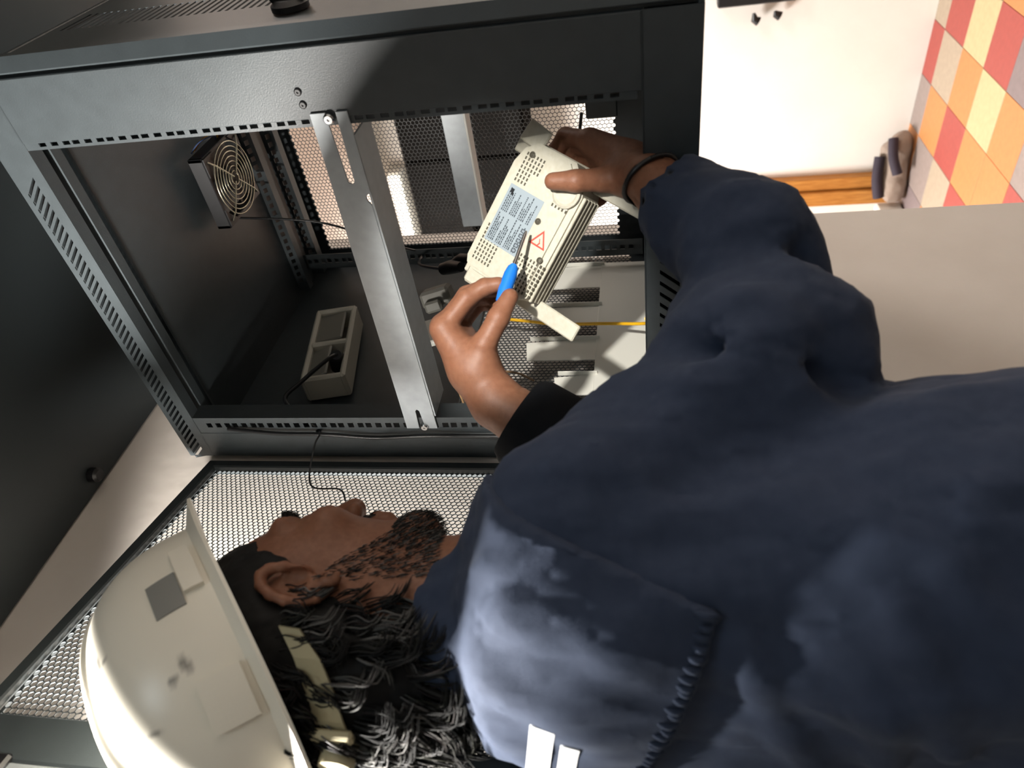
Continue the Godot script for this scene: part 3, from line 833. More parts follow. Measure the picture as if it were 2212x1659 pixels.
# ------------------------------------------------------------------ the held unit
func build_device() -> void:
	var C := Vector3(0.0969, 1.3849, -0.0038)
	var Lx := Vector3(0.74527955, -0.51932291, -0.41816516)
	var Wx := Vector3(-0.23721761, -0.79265747, 0.56162438)
	var N := Vector3(0.62312615, 0.31937103, 0.71394394)
	var bs := Basis(Lx, Wx, Lx.cross(Wx)).orthonormalized()
	N = Wx.cross(Lx).normalized()
	var t := thing("power_unit", "cream plastic power unit with vent slots and a grey rating label held in both hands", "power unit", C)
	var at := func(l: float, w: float, n: float) -> Vector3: return C + Lx * l + Wx * w + N * n
	var b := MB.new()
	# body shell with chamfered outline
	var hl := 0.081
	var hw := 0.05
	var out := PackedVector2Array([Vector2(-hl + 0.012, -hw), Vector2(hl - 0.03, -hw), Vector2(hl - 0.012, -hw + 0.006), Vector2(hl, -hw + 0.02), Vector2(hl, hw - 0.026), Vector2(hl - 0.02, hw - 0.004), Vector2(hl - 0.03, hw), Vector2(-hl + 0.008, hw), Vector2(-hl, hw - 0.01), Vector2(-hl, -hw + 0.014), Vector2(-hl + 0.004, -hw + 0.004)])
	b.prism(at.call(0, 0, -0.045), Lx, Wx, out, -0.0435)
	part("body", b, mats.case_cream, t)
	# cover plate, slightly smaller, with a raised round corner boss
	b = MB.new()
	var cov := PackedVector2Array()
	for p in out:
		cov.append(p * Vector2(0.955, 0.9) + Vector2(0.0, -0.003))
	b.prism(at.call(0, 0, -0.0015), Lx, Wx, cov, -0.0025)
	part("cover", b, mats.case_cream, t)
	b = MB.new()
	b.lathe(at.call(0.048, 0.032, 0.0005), Basis(Lx, N, Wx), [Vector2(0.017, 0), Vector2(0.017, 0.003), Vector2(0.0145, 0.0045), Vector2(0.012, 0.003), Vector2(0.0, 0.003)], 28)
	part("corner_boss", b, mats.case_cream, t)
	# fins along the visible long side
	for k in 5:
		b = MB.new()
		b.box(at.call(-0.012, 0.0515, -0.006 - k * 0.0085), Vector3(0.13, 0.004, 0.0042), 0.001, bs)
		part("fin", b, mats.case_cream, t)
	# vent slots in four blocks
	var blocks := [[0.034, -0.036, 7, 6], [0.030, 0.022, 4, 5], [-0.067, -0.04, 9, 6], [-0.072, 0.012, 8, 9]]
	b = MB.new()
	for q in blocks:
		for i in q[2]:
			for j in q[3]:
				if q[2] == 7 and i < 3 and j > 3:
					continue
				b.box(at.call(q[0] + i * 0.0052, q[1] + j * 0.0048, 0.0008), Vector3(0.0036, 0.0022, 0.0008), 0.0002, bs)
	part("vent_slots", b, mats.vent_dark, t, "rows of small dark vent slots").set_meta("kind", "stuff")
	# rating label with print, and warning sign
	var im := Image.create(256, 160, false, Image.FORMAT_RGB8)
	im.fill(Color(0.56, 0.60, 0.63))
	var rn := RandomNumberGenerator.new(); rn.seed = 8
	for r in 17:
		var x := 10
		var y := 10 + r * 8
		var w := 30 + rn.randi() % 90
		if r % 5 == 4:
			continue
		while x < 20 + w:
			var l := 3 + rn.randi() % 12
			im.fill_rect(Rect2i(x, y, l, 4), Color(0.12, 0.15, 0.18)); x += l + 3
		x = 140
		while x < 160 + w * 0.7:
			var l := 3 + rn.randi() % 9
			im.fill_rect(Rect2i(x, y, l, 4), Color(0.14, 0.17, 0.2)); x += l + 3
	im.fill_rect(Rect2i(222, 12, 18, 14), Color(0.05, 0.06, 0.08)); im.fill_rect(Rect2i(214, 18, 10, 12), Color(0.05, 0.06, 0.08))
	for k in 5:
		im.fill_rect(Rect2i(14 + k * 22, 128, 16, 20), Color(0.2, 0.23, 0.26)); im.fill_rect(Rect2i(17 + k * 22, 132, 10, 12), Color(0.5, 0.54, 0.57))
	mats.tag_label.albedo_texture = ImageTexture.create_from_image(im)
	b = MB.new()
	b.quad(at.call(-0.042, 0.012, 0.0013), at.call(0.028, 0.012, 0.0013), at.call(0.028, -0.038, 0.0013), at.call(-0.042, -0.038, 0.0013), N)
	part("rating_label", b, mats.tag_label, t, "grey-blue rating label with dark print")
	b = MB.new()
	var tc := Vector2(-0.012, 0.029)
	for k in 3:
		var a0 := TAU * k / 3.0; var a1 := TAU * (k + 1) / 3.0
		var p0 := tc + Vector2(cos(a0), sin(a0)) * 0.0132; var p1 := tc + Vector2(cos(a1), sin(a1)) * 0.0132
		var q0 := tc + Vector2(cos(a0), sin(a0)) * 0.0095; var q1 := tc + Vector2(cos(a1), sin(a1)) * 0.0095
		b.quad(at.call(p0.x, p0.y, 0.0014), at.call(p1.x, p1.y, 0.0014), at.call(q1.x, q1.y, 0.0014), at.call(q0.x, q0.y, 0.0014), N)
	for s in [[0.003, -0.001, -0.002, 0.001], [-0.001, 0.0015, -0.0045, -0.0005]]:
		b.quad(at.call(tc.x + s[0], tc.y + s[1], 0.0014), at.call(tc.x + s[2], tc.y + s[3], 0.0014), at.call(tc.x + s[2] - 0.0005, tc.y + s[3] + 0.0012, 0.0014), at.call(tc.x + s[0] - 0.0005, tc.y + s[1] + 0.0012, 0.0014), N)
	part("warning_sign", b, mat("sign_red", rgb(190, 66, 52), 0.5), t, "red outlined warning triangle with a flash")
	# screws
	for p in [Vector2(0.066, -0.03), Vector2(0.006, 0.01 + 0.006), Vector2(-0.03, 0.041)]:
		b = MB.new(); b.lathe(at.call(p.x, p.y, 0.001), Basis(Lx, N, Wx), [Vector2(0.0038, 0.0), Vector2(0.0038, 0.0006), Vector2(0.0026, 0.0009), Vector2(0.0022, 0.0), Vector2(0.0, 0.0)], 14); part("screw", b, mats.vent_dark, t)
	# two mounting straps across the back
	for s in [[0.072, 0.011, -0.074, 0.118], [-0.083, 0.010, -0.062, 0.112]]:
		b = MB.new()
		var c2: Vector3 = at.call(s[0], (s[2] + s[3]) * 0.5, -0.03)
		b.box(c2, Vector3(s[1] * 2.0, s[3] - s[2], 0.006), 0.0015, bs)
		part("mounting_strap", b, mats.case_cream, t)
	b = MB.new(); b.box(at.call(0.086, -0.045, -0.012), Vector3(0.026, 0.034, 0.004), 0.0015, bs * Basis(Vector3.BACK, 0.15)); part("hook_tab", b, mats.case_cream, t)
	b = MB.new(); b.box(at.call(-0.089, -0.03, -0.012), Vector3(0.022, 0.03, 0.01), 0.003, bs); part("hook_tab", b, mats.case_cream, t)

# ------------------------------------------------------------------ the technician
var J := {}

func build_person() -> void:
	var head := Vector3(-0.082, 1.562, 0.398)
	var F := Vector3(0.09, 0, -0.995).normalized()
	var R := F.cross(Vector3.UP).normalized()
	var pitch := deg_to_rad(9.0)
	var Fh := (F * cos(pitch) + Vector3.UP * sin(pitch)).normalized()
	var Uh := R.cross(Fh).normalized()
	var hb := Basis(R, Uh, -Fh).rotated(Fh, deg_to_rad(5.0))     # local x right, y up, z back
	J.head = head; J.hb = hb
	var at := func(x: float, y: float, z: float) -> Vector3: return head + hb * Vector3(x, y, z)
	var person := thing("person", "person in a navy work jacket and white hard hat reaching into the open cabinet", "person", Vector3(-0.03, 0, 0.36))
	# joints
	var sR := Vector3(0.028, 1.305, 0.352)
	var eR := Vector3(0.068, 1.133, 0.207)
	var wR := Vector3(0.145, 1.241, 0.024)
	var sL := Vector3(-0.205, 1.34, 0.345)
	var eL := Vector3(-0.125, 1.215, 0.255)
	var wL := Vector3(-0.028, 1.412, 0.165)
	var neck := Vector3(-0.078, 1.425, 0.40)
	var chest := Vector3(-0.075, 1.27, 0.375)
	var waist := Vector3(-0.03, 1.04, 0.345)
	var pelvis := Vector3(-0.01, 0.9, 0.34)
	# --- body: one surface; coarse under the clothes, fine for head and hands
	var mb := MB.new()
	var f := Field.new(Vector3(-0.32, -0.02, -0.08), Vector3(0.2, 1.46, 0.56), 0.014)
	f.cap(pelvis, waist, 0.115, 0.11, 0.04); f.cap(waist, chest, 0.11, 0.11, 0.04)
	f.cap(sL, sR, 0.055, 0.055, 0.05); f.cap(chest, neck, 0.08, 0.055, 0.04)
	f.cap(sR, eR, 0.05, 0.04, 0.03); f.cap(eR, wR.lerp(eR, 0.5) + Vector3(0.008, -0.022, -0.012), 0.042, 0.036, 0.02); f.cap(wR.lerp(eR, 0.5) + Vector3(0.008, -0.022, -0.012), wR, 0.036, 0.03, 0.02)
	f.cap(sL, eL, 0.05, 0.04, 0.03); f.cap(eL, wL, 0.042, 0.03, 0.02)
	for s in [-1.0, 1.0]:
		var hip := pelvis + Vector3(s * 0.085, -0.03, 0)
		var knee := Vector3(-0.01 + s * 0.1, 0.47, 0.32)
		var ank := Vector3(-0.01 + s * 0.11, 0.085, 0.36)
		f.cap(hip, knee, 0.085, 0.055, 0.04); f.cap(knee, ank, 0.055, 0.036, 0.02); f.cap(ank, ank + Vector3(0, -0.045, -0.14), 0.035, 0.03, 0.02)
	f.into(mb)
	# head
	f = Field.new(head - Vector3(0.15, 0.19, 0.16), head + Vector3(0.15, 0.15, 0.16), 0.0032)
	f.ell(at.call(0, 0.025, 0.015), Vector3(0.074, 0.095, 0.096), hb, 0.02)
	f.ell(at.call(0, -0.02, -0.035), Vector3(0.064, 0.09, 0.062), hb, 0.025)
	f.cap(at.call(-0.045, -0.07, -0.01), at.call(-0.012, -0.098, -0.072), 0.02, 0.018, 0.03)
	f.cap(at.call(0.045, -0.07, -0.01), at.call(0.012, -0.098, -0.072), 0.02, 0.018, 0.03)
	f.ell(at.call(0, -0.098, -0.078), Vector3(0.022, 0.016, 0.018), hb, 0.02)
	for s in [-1.0, 1.0]:
		f.cap(at.call(s * 0.018, 0.03, -0.088), at.call(s * 0.055, 0.026, -0.066), 0.011, 0.009, 0.014)   # brow ridge
		f.ell(at.call(s * 0.048, -0.018, -0.066), Vector3(0.022, 0.018, 0.02), hb, 0.02)                    # cheekbone
		f.ell(at.call(s * 0.032, 0.008, -0.098), Vector3(0.017, 0.011, 0.013), hb, 0.01, true)               # eye socket
		f.ell(at.call(s * 0.032, 0.006, -0.079), Vector3(0.013, 0.011, 0.012), hb, 0.003)                    # eyeball and lids
	f.cap(at.call(0, 0.015, -0.096), at.call(0, -0.026, -0.117), 0.008, 0.012, 0.014)
	f.ell(at.call(-0.012, -0.03, -0.106), Vector3(0.009, 0.008, 0.01), hb, 0.008); f.ell(at.call(0.012, -0.03, -0.106), Vector3(0.009, 0.008, 0.01), hb, 0.008)
	f.cap(at.call(-0.018, -0.056, -0.094), at.call(0.018, -0.056, -0.094), 0.007, 0.007, 0.008)
	f.cap(at.call(-0.016, -0.067, -0.092), at.call(0.016, -0.067, -0.092), 0.0075, 0.0075, 0.006)
	# neck and throat
	f.cap(at.call(0, -0.05, 0.035), neck + Vector3(0, -0.03, 0.0), 0.058, 0.06, 0.04)
	f.cap(at.call(0, -0.08, -0.03), neck + Vector3(0.02, -0.03, -0.04), 0.03, 0.04, 0.03)
	# ears: rim, bowl, lobe
	for s in [-1.0, 1.0]:
		var rim := []
		for k in 9:
			var a := deg_to_rad(-60.0 + k * 32.0)
			rim.append(at.call(s * (0.078 + 0.008 * sin(a * 0.5 + 0.6)), -0.004 + 0.027 * sin(a), 0.010 - 0.006 * sin(a) + 0.015 * cos(a)))
		for k in 8:
			f.cap(rim[k], rim[k + 1], 0.0045, 0.0045, 0.004)
		f.ell(at.call(s * 0.073, -0.006, 0.008), Vector3(0.007, 0.025, 0.014), hb, 0.006)
		f.ell(at.call(s * 0.077, -0.036, 0.003), Vector3(0.006, 0.01, 0.008), hb, 0.006)
		f.ell(at.call(s * 0.083, -0.007, 0.005), Vector3(0.008, 0.013, 0.009), hb, 0.004, true)
		f.ell(at.call(s * 0.075, -0.009, -0.007), Vector3(0.006, 0.008, 0.005), hb, 0.004)
	J.hf = f
	f.into(mb)
	hand_right(mb, wR)
	hand_left(mb, wL)
	part("body", mb, mats.skin, person)
	# --- jacket
	var j := Field.new(Vector3(-0.4, 0.66, -0.14), Vector3(0.26, 1.52, 0.62), 0.0085)
	j.cap(pelvis + Vector3(-0.05, -0.14, 0), waist + Vector3(-0.05, 0, 0), 0.145, 0.13, 0.05)
	j.cap(pelvis + Vector3(0.035, -0.14, 0.01), waist + Vector3(0.03, 0, 0.012), 0.145, 0.122, 0.05)
	j.cap(waist + Vector3(-0.05, 0, 0.01), Vector3(-0.13, 1.27, 0.37), 0.13, 0.118, 0.05)
	j.cap(waist + Vector3(0.02, 0, 0.02), Vector3(-0.03, 1.24, 0.37), 0.118, 0.112, 0.05)
	j.cap(Vector3(-0.15, 1.315, 0.4), Vector3(-0.03, 1.31, 0.4), 0.09, 0.09, 0.05)
	j.cap(sL, sR, 0.068, 0.072, 0.05)
	j.cap(neck + Vector3(0, -0.05, 0.005), neck + Vector3(0.0, -0.03, 0.004), 0.09, 0.07, 0.03)
	j.cap(sR, eR.lerp(sR, 0.15), 0.062, 0.083, 0.03)
	j.cap(eR.lerp(sR, 0.15), eR, 0.085, 0.066, 0.03)
	var mR := Vector3(0.116, 1.163, 0.103)
	j.cap(eR, mR, 0.066, 0.062, 0.03); j.cap(mR, wR.lerp(mR, 0.32), 0.062, 0.046, 0.025)
	j.cap(sL, eL, 0.07, 0.05, 0.03); j.cap(eL, wL.lerp(eL, 0.36), 0.05, 0.044, 0.03)
	# folds
	var nz := FastNoiseLite.new(); nz.seed = 4; nz.frequency = 9.0; nz.fractal_octaves = 3
	j.ripple(nz, 0.014, Basis.from_scale(Vector3(1.0, 0.6, 1.2)))
	for q in [[Vector3(0.12, 1.17, 0.21), Vector3(0.02, 1.10, 0.30)], [Vector3(0.14, 1.12, 0.16), Vector3(0.06, 1.06, 0.24)], [Vector3(0.11, 1.2, 0.12), Vector3(0.15, 1.12, 0.1)], [Vector3(0.14, 1.25, 0.02), Vector3(0.08, 1.17, 0.02)], [Vector3(0.13, 1.24, 0.26), Vector3(0.1, 1.1, 0.28)]]:
		j.cap(q[0], q[1], 0.006, 0.003, 0.03, true)
	for q in [[Vector3(0.024, 1.19, 0.456), Vector3(0.006, 1.178, 0.468), Vector3(-0.05, 1.153, 0.482), Vector3(-0.08, 1.136, 0.49)], [Vector3(0.07, 1.098, 0.452), Vector3(0.05, 1.088, 0.470), Vector3(0.028, 1.077, 0.488), Vector3(-0.02, 1.06, 0.498)], [Vector3(0.09, 1.07, 0.44), Vector3(0.06, 1.035, 0.470), Vector3(0.02, 1.0, 0.485)], [Vector3(0.02, 1.112, 0.476), Vector3(0.008, 1.103, 0.490), Vector3(-0.06, 1.09, 0.492)]]:
		for m in q.size() - 1:
			j.cap(q[m], q[m + 1], 0.013, 0.013, 0.012)
	# openings for neck and wrists
	j.cap(neck + Vector3(0, 0.0, 0.0), neck + Vector3(0.0, 0.12, -0.01), 0.062, 0.075, 0.01, true)
	j.cap(wR.lerp(mR, 0.26), wR.lerp(mR, -0.6), 0.035, 0.05, 0.01, true)
	var yk := j.copy()
	var jm := MB.new()
	j.into(jm)
	part("jacket", jm, mats.navy, person, "navy work jacket")
	# back yoke flap: a raised layer over the shoulders
	for k in yk.d.size():
		yk.d[k] = yk.d[k] - 0.0075
	yk.plane(Vector3(0.072, 1.283, 0.427), Vector3(0.79, -0.365, -0.547).normalized())
	yk.plane(Vector3(-0.024, 1.227, 0.484), Vector3(-0.27, -0.96, 0.086).normalized())
	yk.plane(Vector3(0, 0, 0.33), Vector3(0, 0, -1))
	var ym := MB.new()
	yk.into(ym)
	part("yoke", ym, mats.navy, person, "stitched jacket shoulder yoke")
	# knitted cuff of the working hand
	var cm := MB.new()
	cm.tube([wL.lerp(eL, 0.12), wL.lerp(eL, 0.16), wL.lerp(eL, 0.42), wL.lerp(eL, 0.46)], [0.046, 0.052, 0.057, 0.05], 24)
	part("cuff", cm, mats.navy_knit, person, "black sleeve cuff")
	# puckers of the stitched hem and armhole seam
	var pk := MB.new()
	var rn := RandomNumberGenerator.new(); rn.seed = 5
	var dv := Vector3(-0.45, 0.05, -0.9).normalized()
	for e in [[Vector3(0.072, 1.283, 0.427), Vector3(0.79, -0.365, -0.547).normalized(), Vector3(0.088, 1.352, 0.38), Vector3(0.058, 1.213, 0.45)], [Vector3(-0.024, 1.227, 0.484), Vector3(-0.27, -0.96, 0.086).normalized(), Vector3(0.05, 1.207, 0.45), Vector3(-0.13, 1.262, 0.5)]]:
		for k in 26:
			var q: Vector3 = e[2].lerp(e[3], (k + rn.randf() * 0.5) / 26.0) - dv * 0.12
			for m in 200:
				if sample(yk, q) < 0.0: break
				q += dv * 0.0015
			if sample(yk, q) > 0.004: continue
			var inn: Vector3 = -e[1] * rn.randf_range(0.010, 0.018)
			var q2 := q + inn - dv * 0.02
			for m in 40:
				if sample(yk, q2) < 0.0: break
				q2 += dv * 0.001
			var mid := q.lerp(q2, 0.5) - dv * 0.0022
			pk.tube(spline([q + dv * 0.001, mid, q2 + dv * 0.001], 4), [0.0012, 0.0022, 0.003, 0.0032, 0.003, 0.0028, 0.0022, 0.0014, 0.0008], 7)
	part("hem_puckers", pk, mats.navy, person, "puckered stitching of the yoke").set_meta("kind", "stuff")
	# reflective tape on the yoke
	tape(person, yk)
	# trousers and shoes
	f = Field.new(Vector3(-0.3, 0.05, 0.1), Vector3(0.28, 0.98, 0.6), 0.016)
	f.cap(pelvis + Vector3(-0.04, -0.04, 0), pelvis + Vector3(0.04, -0.04, 0), 0.125, 0.125, 0.04)
	for s in [-1.0, 1.0]:
		var knee := Vector3(-0.01 + s * 0.1, 0.47, 0.32)
		f.cap(pelvis + Vector3(s * 0.085, -0.05, 0), knee, 0.1, 0.075, 0.04); f.cap(knee, Vector3(-0.01 + s * 0.11, 0.1, 0.36), 0.075, 0.07, 0.03)
	nz.frequency = 7.0
	f.ripple(nz, 0.012)
	var tm := MB.new(); f.into(tm); part("trousers", tm, mats.trouser, person)
	for s in [-1.0, 1.0]:
		f = Field.new(Vector3(-0.09 + s * 0.11, -0.02, 0.1), Vector3(0.07 + s * 0.11, 0.16, 0.46), 0.008)
		var ank := Vector3(-0.01 + s * 0.11, 0.05, 0.37)
		f.cap(ank + Vector3(0, 0.04, 0), ank, 0.048, 0.048, 0.02); f.cap(ank, ank + Vector3(0, -0.005, -0.17), 0.046, 0.044, 0.02)
		f.plane(Vector3(0, 0.002, 0), Vector3.DOWN)
		var sm := MB.new(); f.into(sm); part("shoe", sm, mats.leather, person)
	hair(person, at, hb)
	# wristband
	var wb := MB.new()
	var wd := (wR - eR).normalized()
	var s1 := wd.cross(Vector3.UP).normalized(); var s2 := s1.cross(wd)
	var ring := []
	for k in 25:
		ring.append(wR + wd * 0.008 + (s1 * cos(TAU * k / 24) * 0.031 + s2 * sin(TAU * k / 24) * 0.031))
	wb.tube(ring, [0.0026], 8, false)
	part("wristband", wb, mats.black_plastic, person, "thin black wristband")

func chain(f: Field, p: Array, r: Array, k := 0.004) -> void:
	for q in p.size() - 1:
		f.cap(p[q], p[q + 1], r[q], r[q + 1], k)

func hand_right(mb: MB, w: Vector3) -> void:
	# grips the top corner of the unit: thumb on its face, fingers round the back
	var f := Field.new(Vector3(0.044, 1.182, -0.157), Vector3(0.214, 1.382, 0.023), 0.003)
	var ix := Vector3(0.154, 1.312, -0.073); var md := Vector3(0.141, 1.305, -0.079); var rg := Vector3(0.124, 1.298, -0.075); var pk := Vector3(0.107, 1.281, -0.063)
	f.cap(w, Vector3(0.132, 1.27, -0.04), 0.027, 0.027, 0.02)
	f.cap(Vector3(0.14, 1.26, -0.035), ix, 0.02, 0.0145, 0.014)
	f.cap(Vector3(0.136, 1.26, -0.039), md, 0.02, 0.0145, 0.014)
	f.cap(Vector3(0.128, 1.258, -0.039), rg, 0.02, 0.0135, 0.014)
	f.cap(Vector3(0.12, 1.256, -0.035), pk, 0.019, 0.012, 0.014)
	f.cap(w, w + Vector3(-0.29, -0.78, 0.79).normalized() * 0.055, 0.0275, 0.029, 0.01)
	chain(f, [ix, Vector3(0.149, 1.342, -0.102), Vector3(0.129, 1.358, -0.103), Vector3(0.112, 1.364, -0.094)], [0.0115, 0.0102, 0.0095, 0.008])
	chain(f, [md, Vector3(0.132, 1.334, -0.112), Vector3(0.112, 1.344, -0.109), Vector3(0.094, 1.348, -0.099)], [0.0118, 0.0105, 0.0098, 0.0082])
	chain(f, [rg, Vector3(0.112, 1.324, -0.102), Vector3(0.094, 1.334, -0.099), Vector3(0.078, 1.338, -0.089)], [0.011, 0.0098, 0.009, 0.0078])
	chain(f, [pk, Vector3(0.092, 1.288, -0.075), Vector3(0.083, 1.305, -0.069), Vector3(0.077, 1.32, -0.059)], [0.0098, 0.0088, 0.008, 0.007])
	# thumb from the side of the palm
	f.cap(Vector3(0.132, 1.264, -0.025), Vector3(0.136, 1.295, -0.012), 0.018, 0.0135, 0.014)
	chain(f, [Vector3(0.136, 1.295, -0.012), Vector3(0.142, 1.324, -0.001), Vector3(0.142, 1.349, -0.004)], [0.0128, 0.0118, 0.0095])
	f.into(mb)

func hand_left(mb: MB, w: Vector3) -> void:
	# pinches the small screwdriver between thumb and forefinger
	var f := Field.new(Vector3(-0.096, 1.352, 0.023), Vector3(0.114, 1.532, 0.223), 0.003)
	var ix := Vector3(0.036, 1.47, 0.115); var md := Vector3(0.028, 1.474, 0.099); var rg := Vector3(0.018, 1.471, 0.085); var pk := Vector3(0.008, 1.464, 0.075)
	var pm := Vector3(-0.004, 1.439, 0.138)
	f.cap(w, pm, 0.028, 0.027, 0.02)
	f.cap(pm + Vector3(0.006, 0, 0.006), ix, 0.021, 0.0145, 0.014)
	f.cap(pm + Vector3(0.0, 0, -0.002), md, 0.021, 0.0145, 0.014)
	f.cap(pm + Vector3(-0.006, 0, -0.01), rg, 0.02, 0.0135, 0.014)
	f.cap(pm + Vector3(-0.012, -0.004, -0.016), pk, 0.018, 0.012, 0.014)
	f.cap(w, w + Vector3(-0.02, -0.05, 0.025), 0.0275, 0.03, 0.01)
	chain(f, [ix, Vector3(0.057, 1.444, 0.089), Vector3(0.063, 1.425, 0.077), Vector3(0.065, 1.409, 0.075)], [0.0118, 0.0105, 0.0095, 0.008])
	chain(f, [md, Vector3(0.046, 1.45, 0.067), Vector3(0.05, 1.429, 0.059), Vector3(0.048, 1.413, 0.063)], [0.0118, 0.0105, 0.0098, 0.008])
	chain(f, [rg, Vector3(0.034, 1.447, 0.053), Vector3(0.034, 1.427, 0.051), Vector3(0.03, 1.416, 0.063)], [0.011, 0.0098, 0.009, 0.0078])
	chain(f, [pk, Vector3(0.02, 1.444, 0.047), Vector3(0.02, 1.428, 0.049), Vector3(0.018, 1.42, 0.061)], [0.0098, 0.0088, 0.008, 0.007])
	f.cap(pm + Vector3(0.008, -0.012, 0.004), Vector3(0.028, 1.422, 0.133), 0.018, 0.0135, 0.014)
	chain(f, [Vector3(0.028, 1.422, 0.133), Vector3(0.048, 1.406, 0.113), Vector3(0.06, 1.395, 0.093)], [0.0128, 0.0118, 0.0095])
	f.into(mb)
	# screwdriver
	var t := thing("screwdriver", "small screwdriver with a bright blue handle pinched in the working hand", "screwdriver", Vector3(0.064, 1.402, 0.085))
	var d := (Vector3(0.08, 1.391, 0.053) - Vector3(0.054, 1.406, 0.097)).normalized()
	var o := Vector3(0.054, 1.406, 0.097)
	var b := MB.new()
	b.tube([o, o + d * 0.003, o + d * 0.016, o + d * 0.036, o + d * 0.044, o + d * 0.048], [0.003, 0.0062, 0.0078, 0.0076, 0.006, 0.0035], 10)
	part("handle", b, mats.blue, t, "bright blue handle")
	b = MB.new(); b.tube([o + d * 0.046, o + d * 0.085, o + d * 0.09], [0.0022, 0.0022, 0.0014], 8)
	part("shaft", b, mats.chrome, t, "steel shaft")

func tape(person: Node3D, yk: Field) -> void:
	# two white strips lying on the back of the yoke, found by marching onto its surface
	for q in [[1.337, 1.3185, -0.026], [1.316, 1.302, -0.046]]:
		var b := MB.new()
		var prev := []
		for k in 14:
			var x: float = q[2] - k * 0.01
			var row := []
			for y in [q[0], (q[0] + q[1]) * 0.5, q[1]]:
				var yy: float = y + k * 0.0016
				var z := 0.6
				while z > 0.34 and sample(yk, Vector3(x, yy, z)) > 0.0015:
					z -= 0.0012
				row.append(Vector3(x, yy, z))
			if prev:
				for m in 2:
					b.quad(prev[m], row[m], row[m + 1], prev[m + 1], Vector3(0.1, 0.1, 1).normalized())
					b.quad(prev[m] - Vector3(0, 0, 0.001), row[m] - Vector3(0, 0, 0.001), row[m + 1] - Vector3(0, 0, 0.001), prev[m + 1] - Vector3(0, 0, 0.001), Vector3(0, 0, -1))
			prev = row
		part("reflective_tape", b, mats.reflective, person, "white reflective tape")

func sample(f: Field, p: Vector3) -> float:
	var q := (p - f.o) / f.h
	var x := int(q.x); var y := int(q.y); var z := int(q.z)
	if x < 0 or y < 0 or z < 0 or x >= f.nx - 1 or y >= f.ny - 1 or z >= f.nz - 1:
		return 1.0
	var u := q - Vector3(x, y, z)
	var b := (z * f.ny + y) * f.nx + x
	var sy := f.nx
	var sz := f.nx * f.ny
	var c0 := lerpf(lerpf(f.d[b], f.d[b + 1], u.x), lerpf(f.d[b + sy], f.d[b + sy + 1], u.x), u.y)
	var c1 := lerpf(lerpf(f.d[b + sz], f.d[b + sz + 1], u.x), lerpf(f.d[b + sz + sy], f.d[b + sz + sy + 1], u.x), u.y)
	return lerpf(c0, c1, u.z)

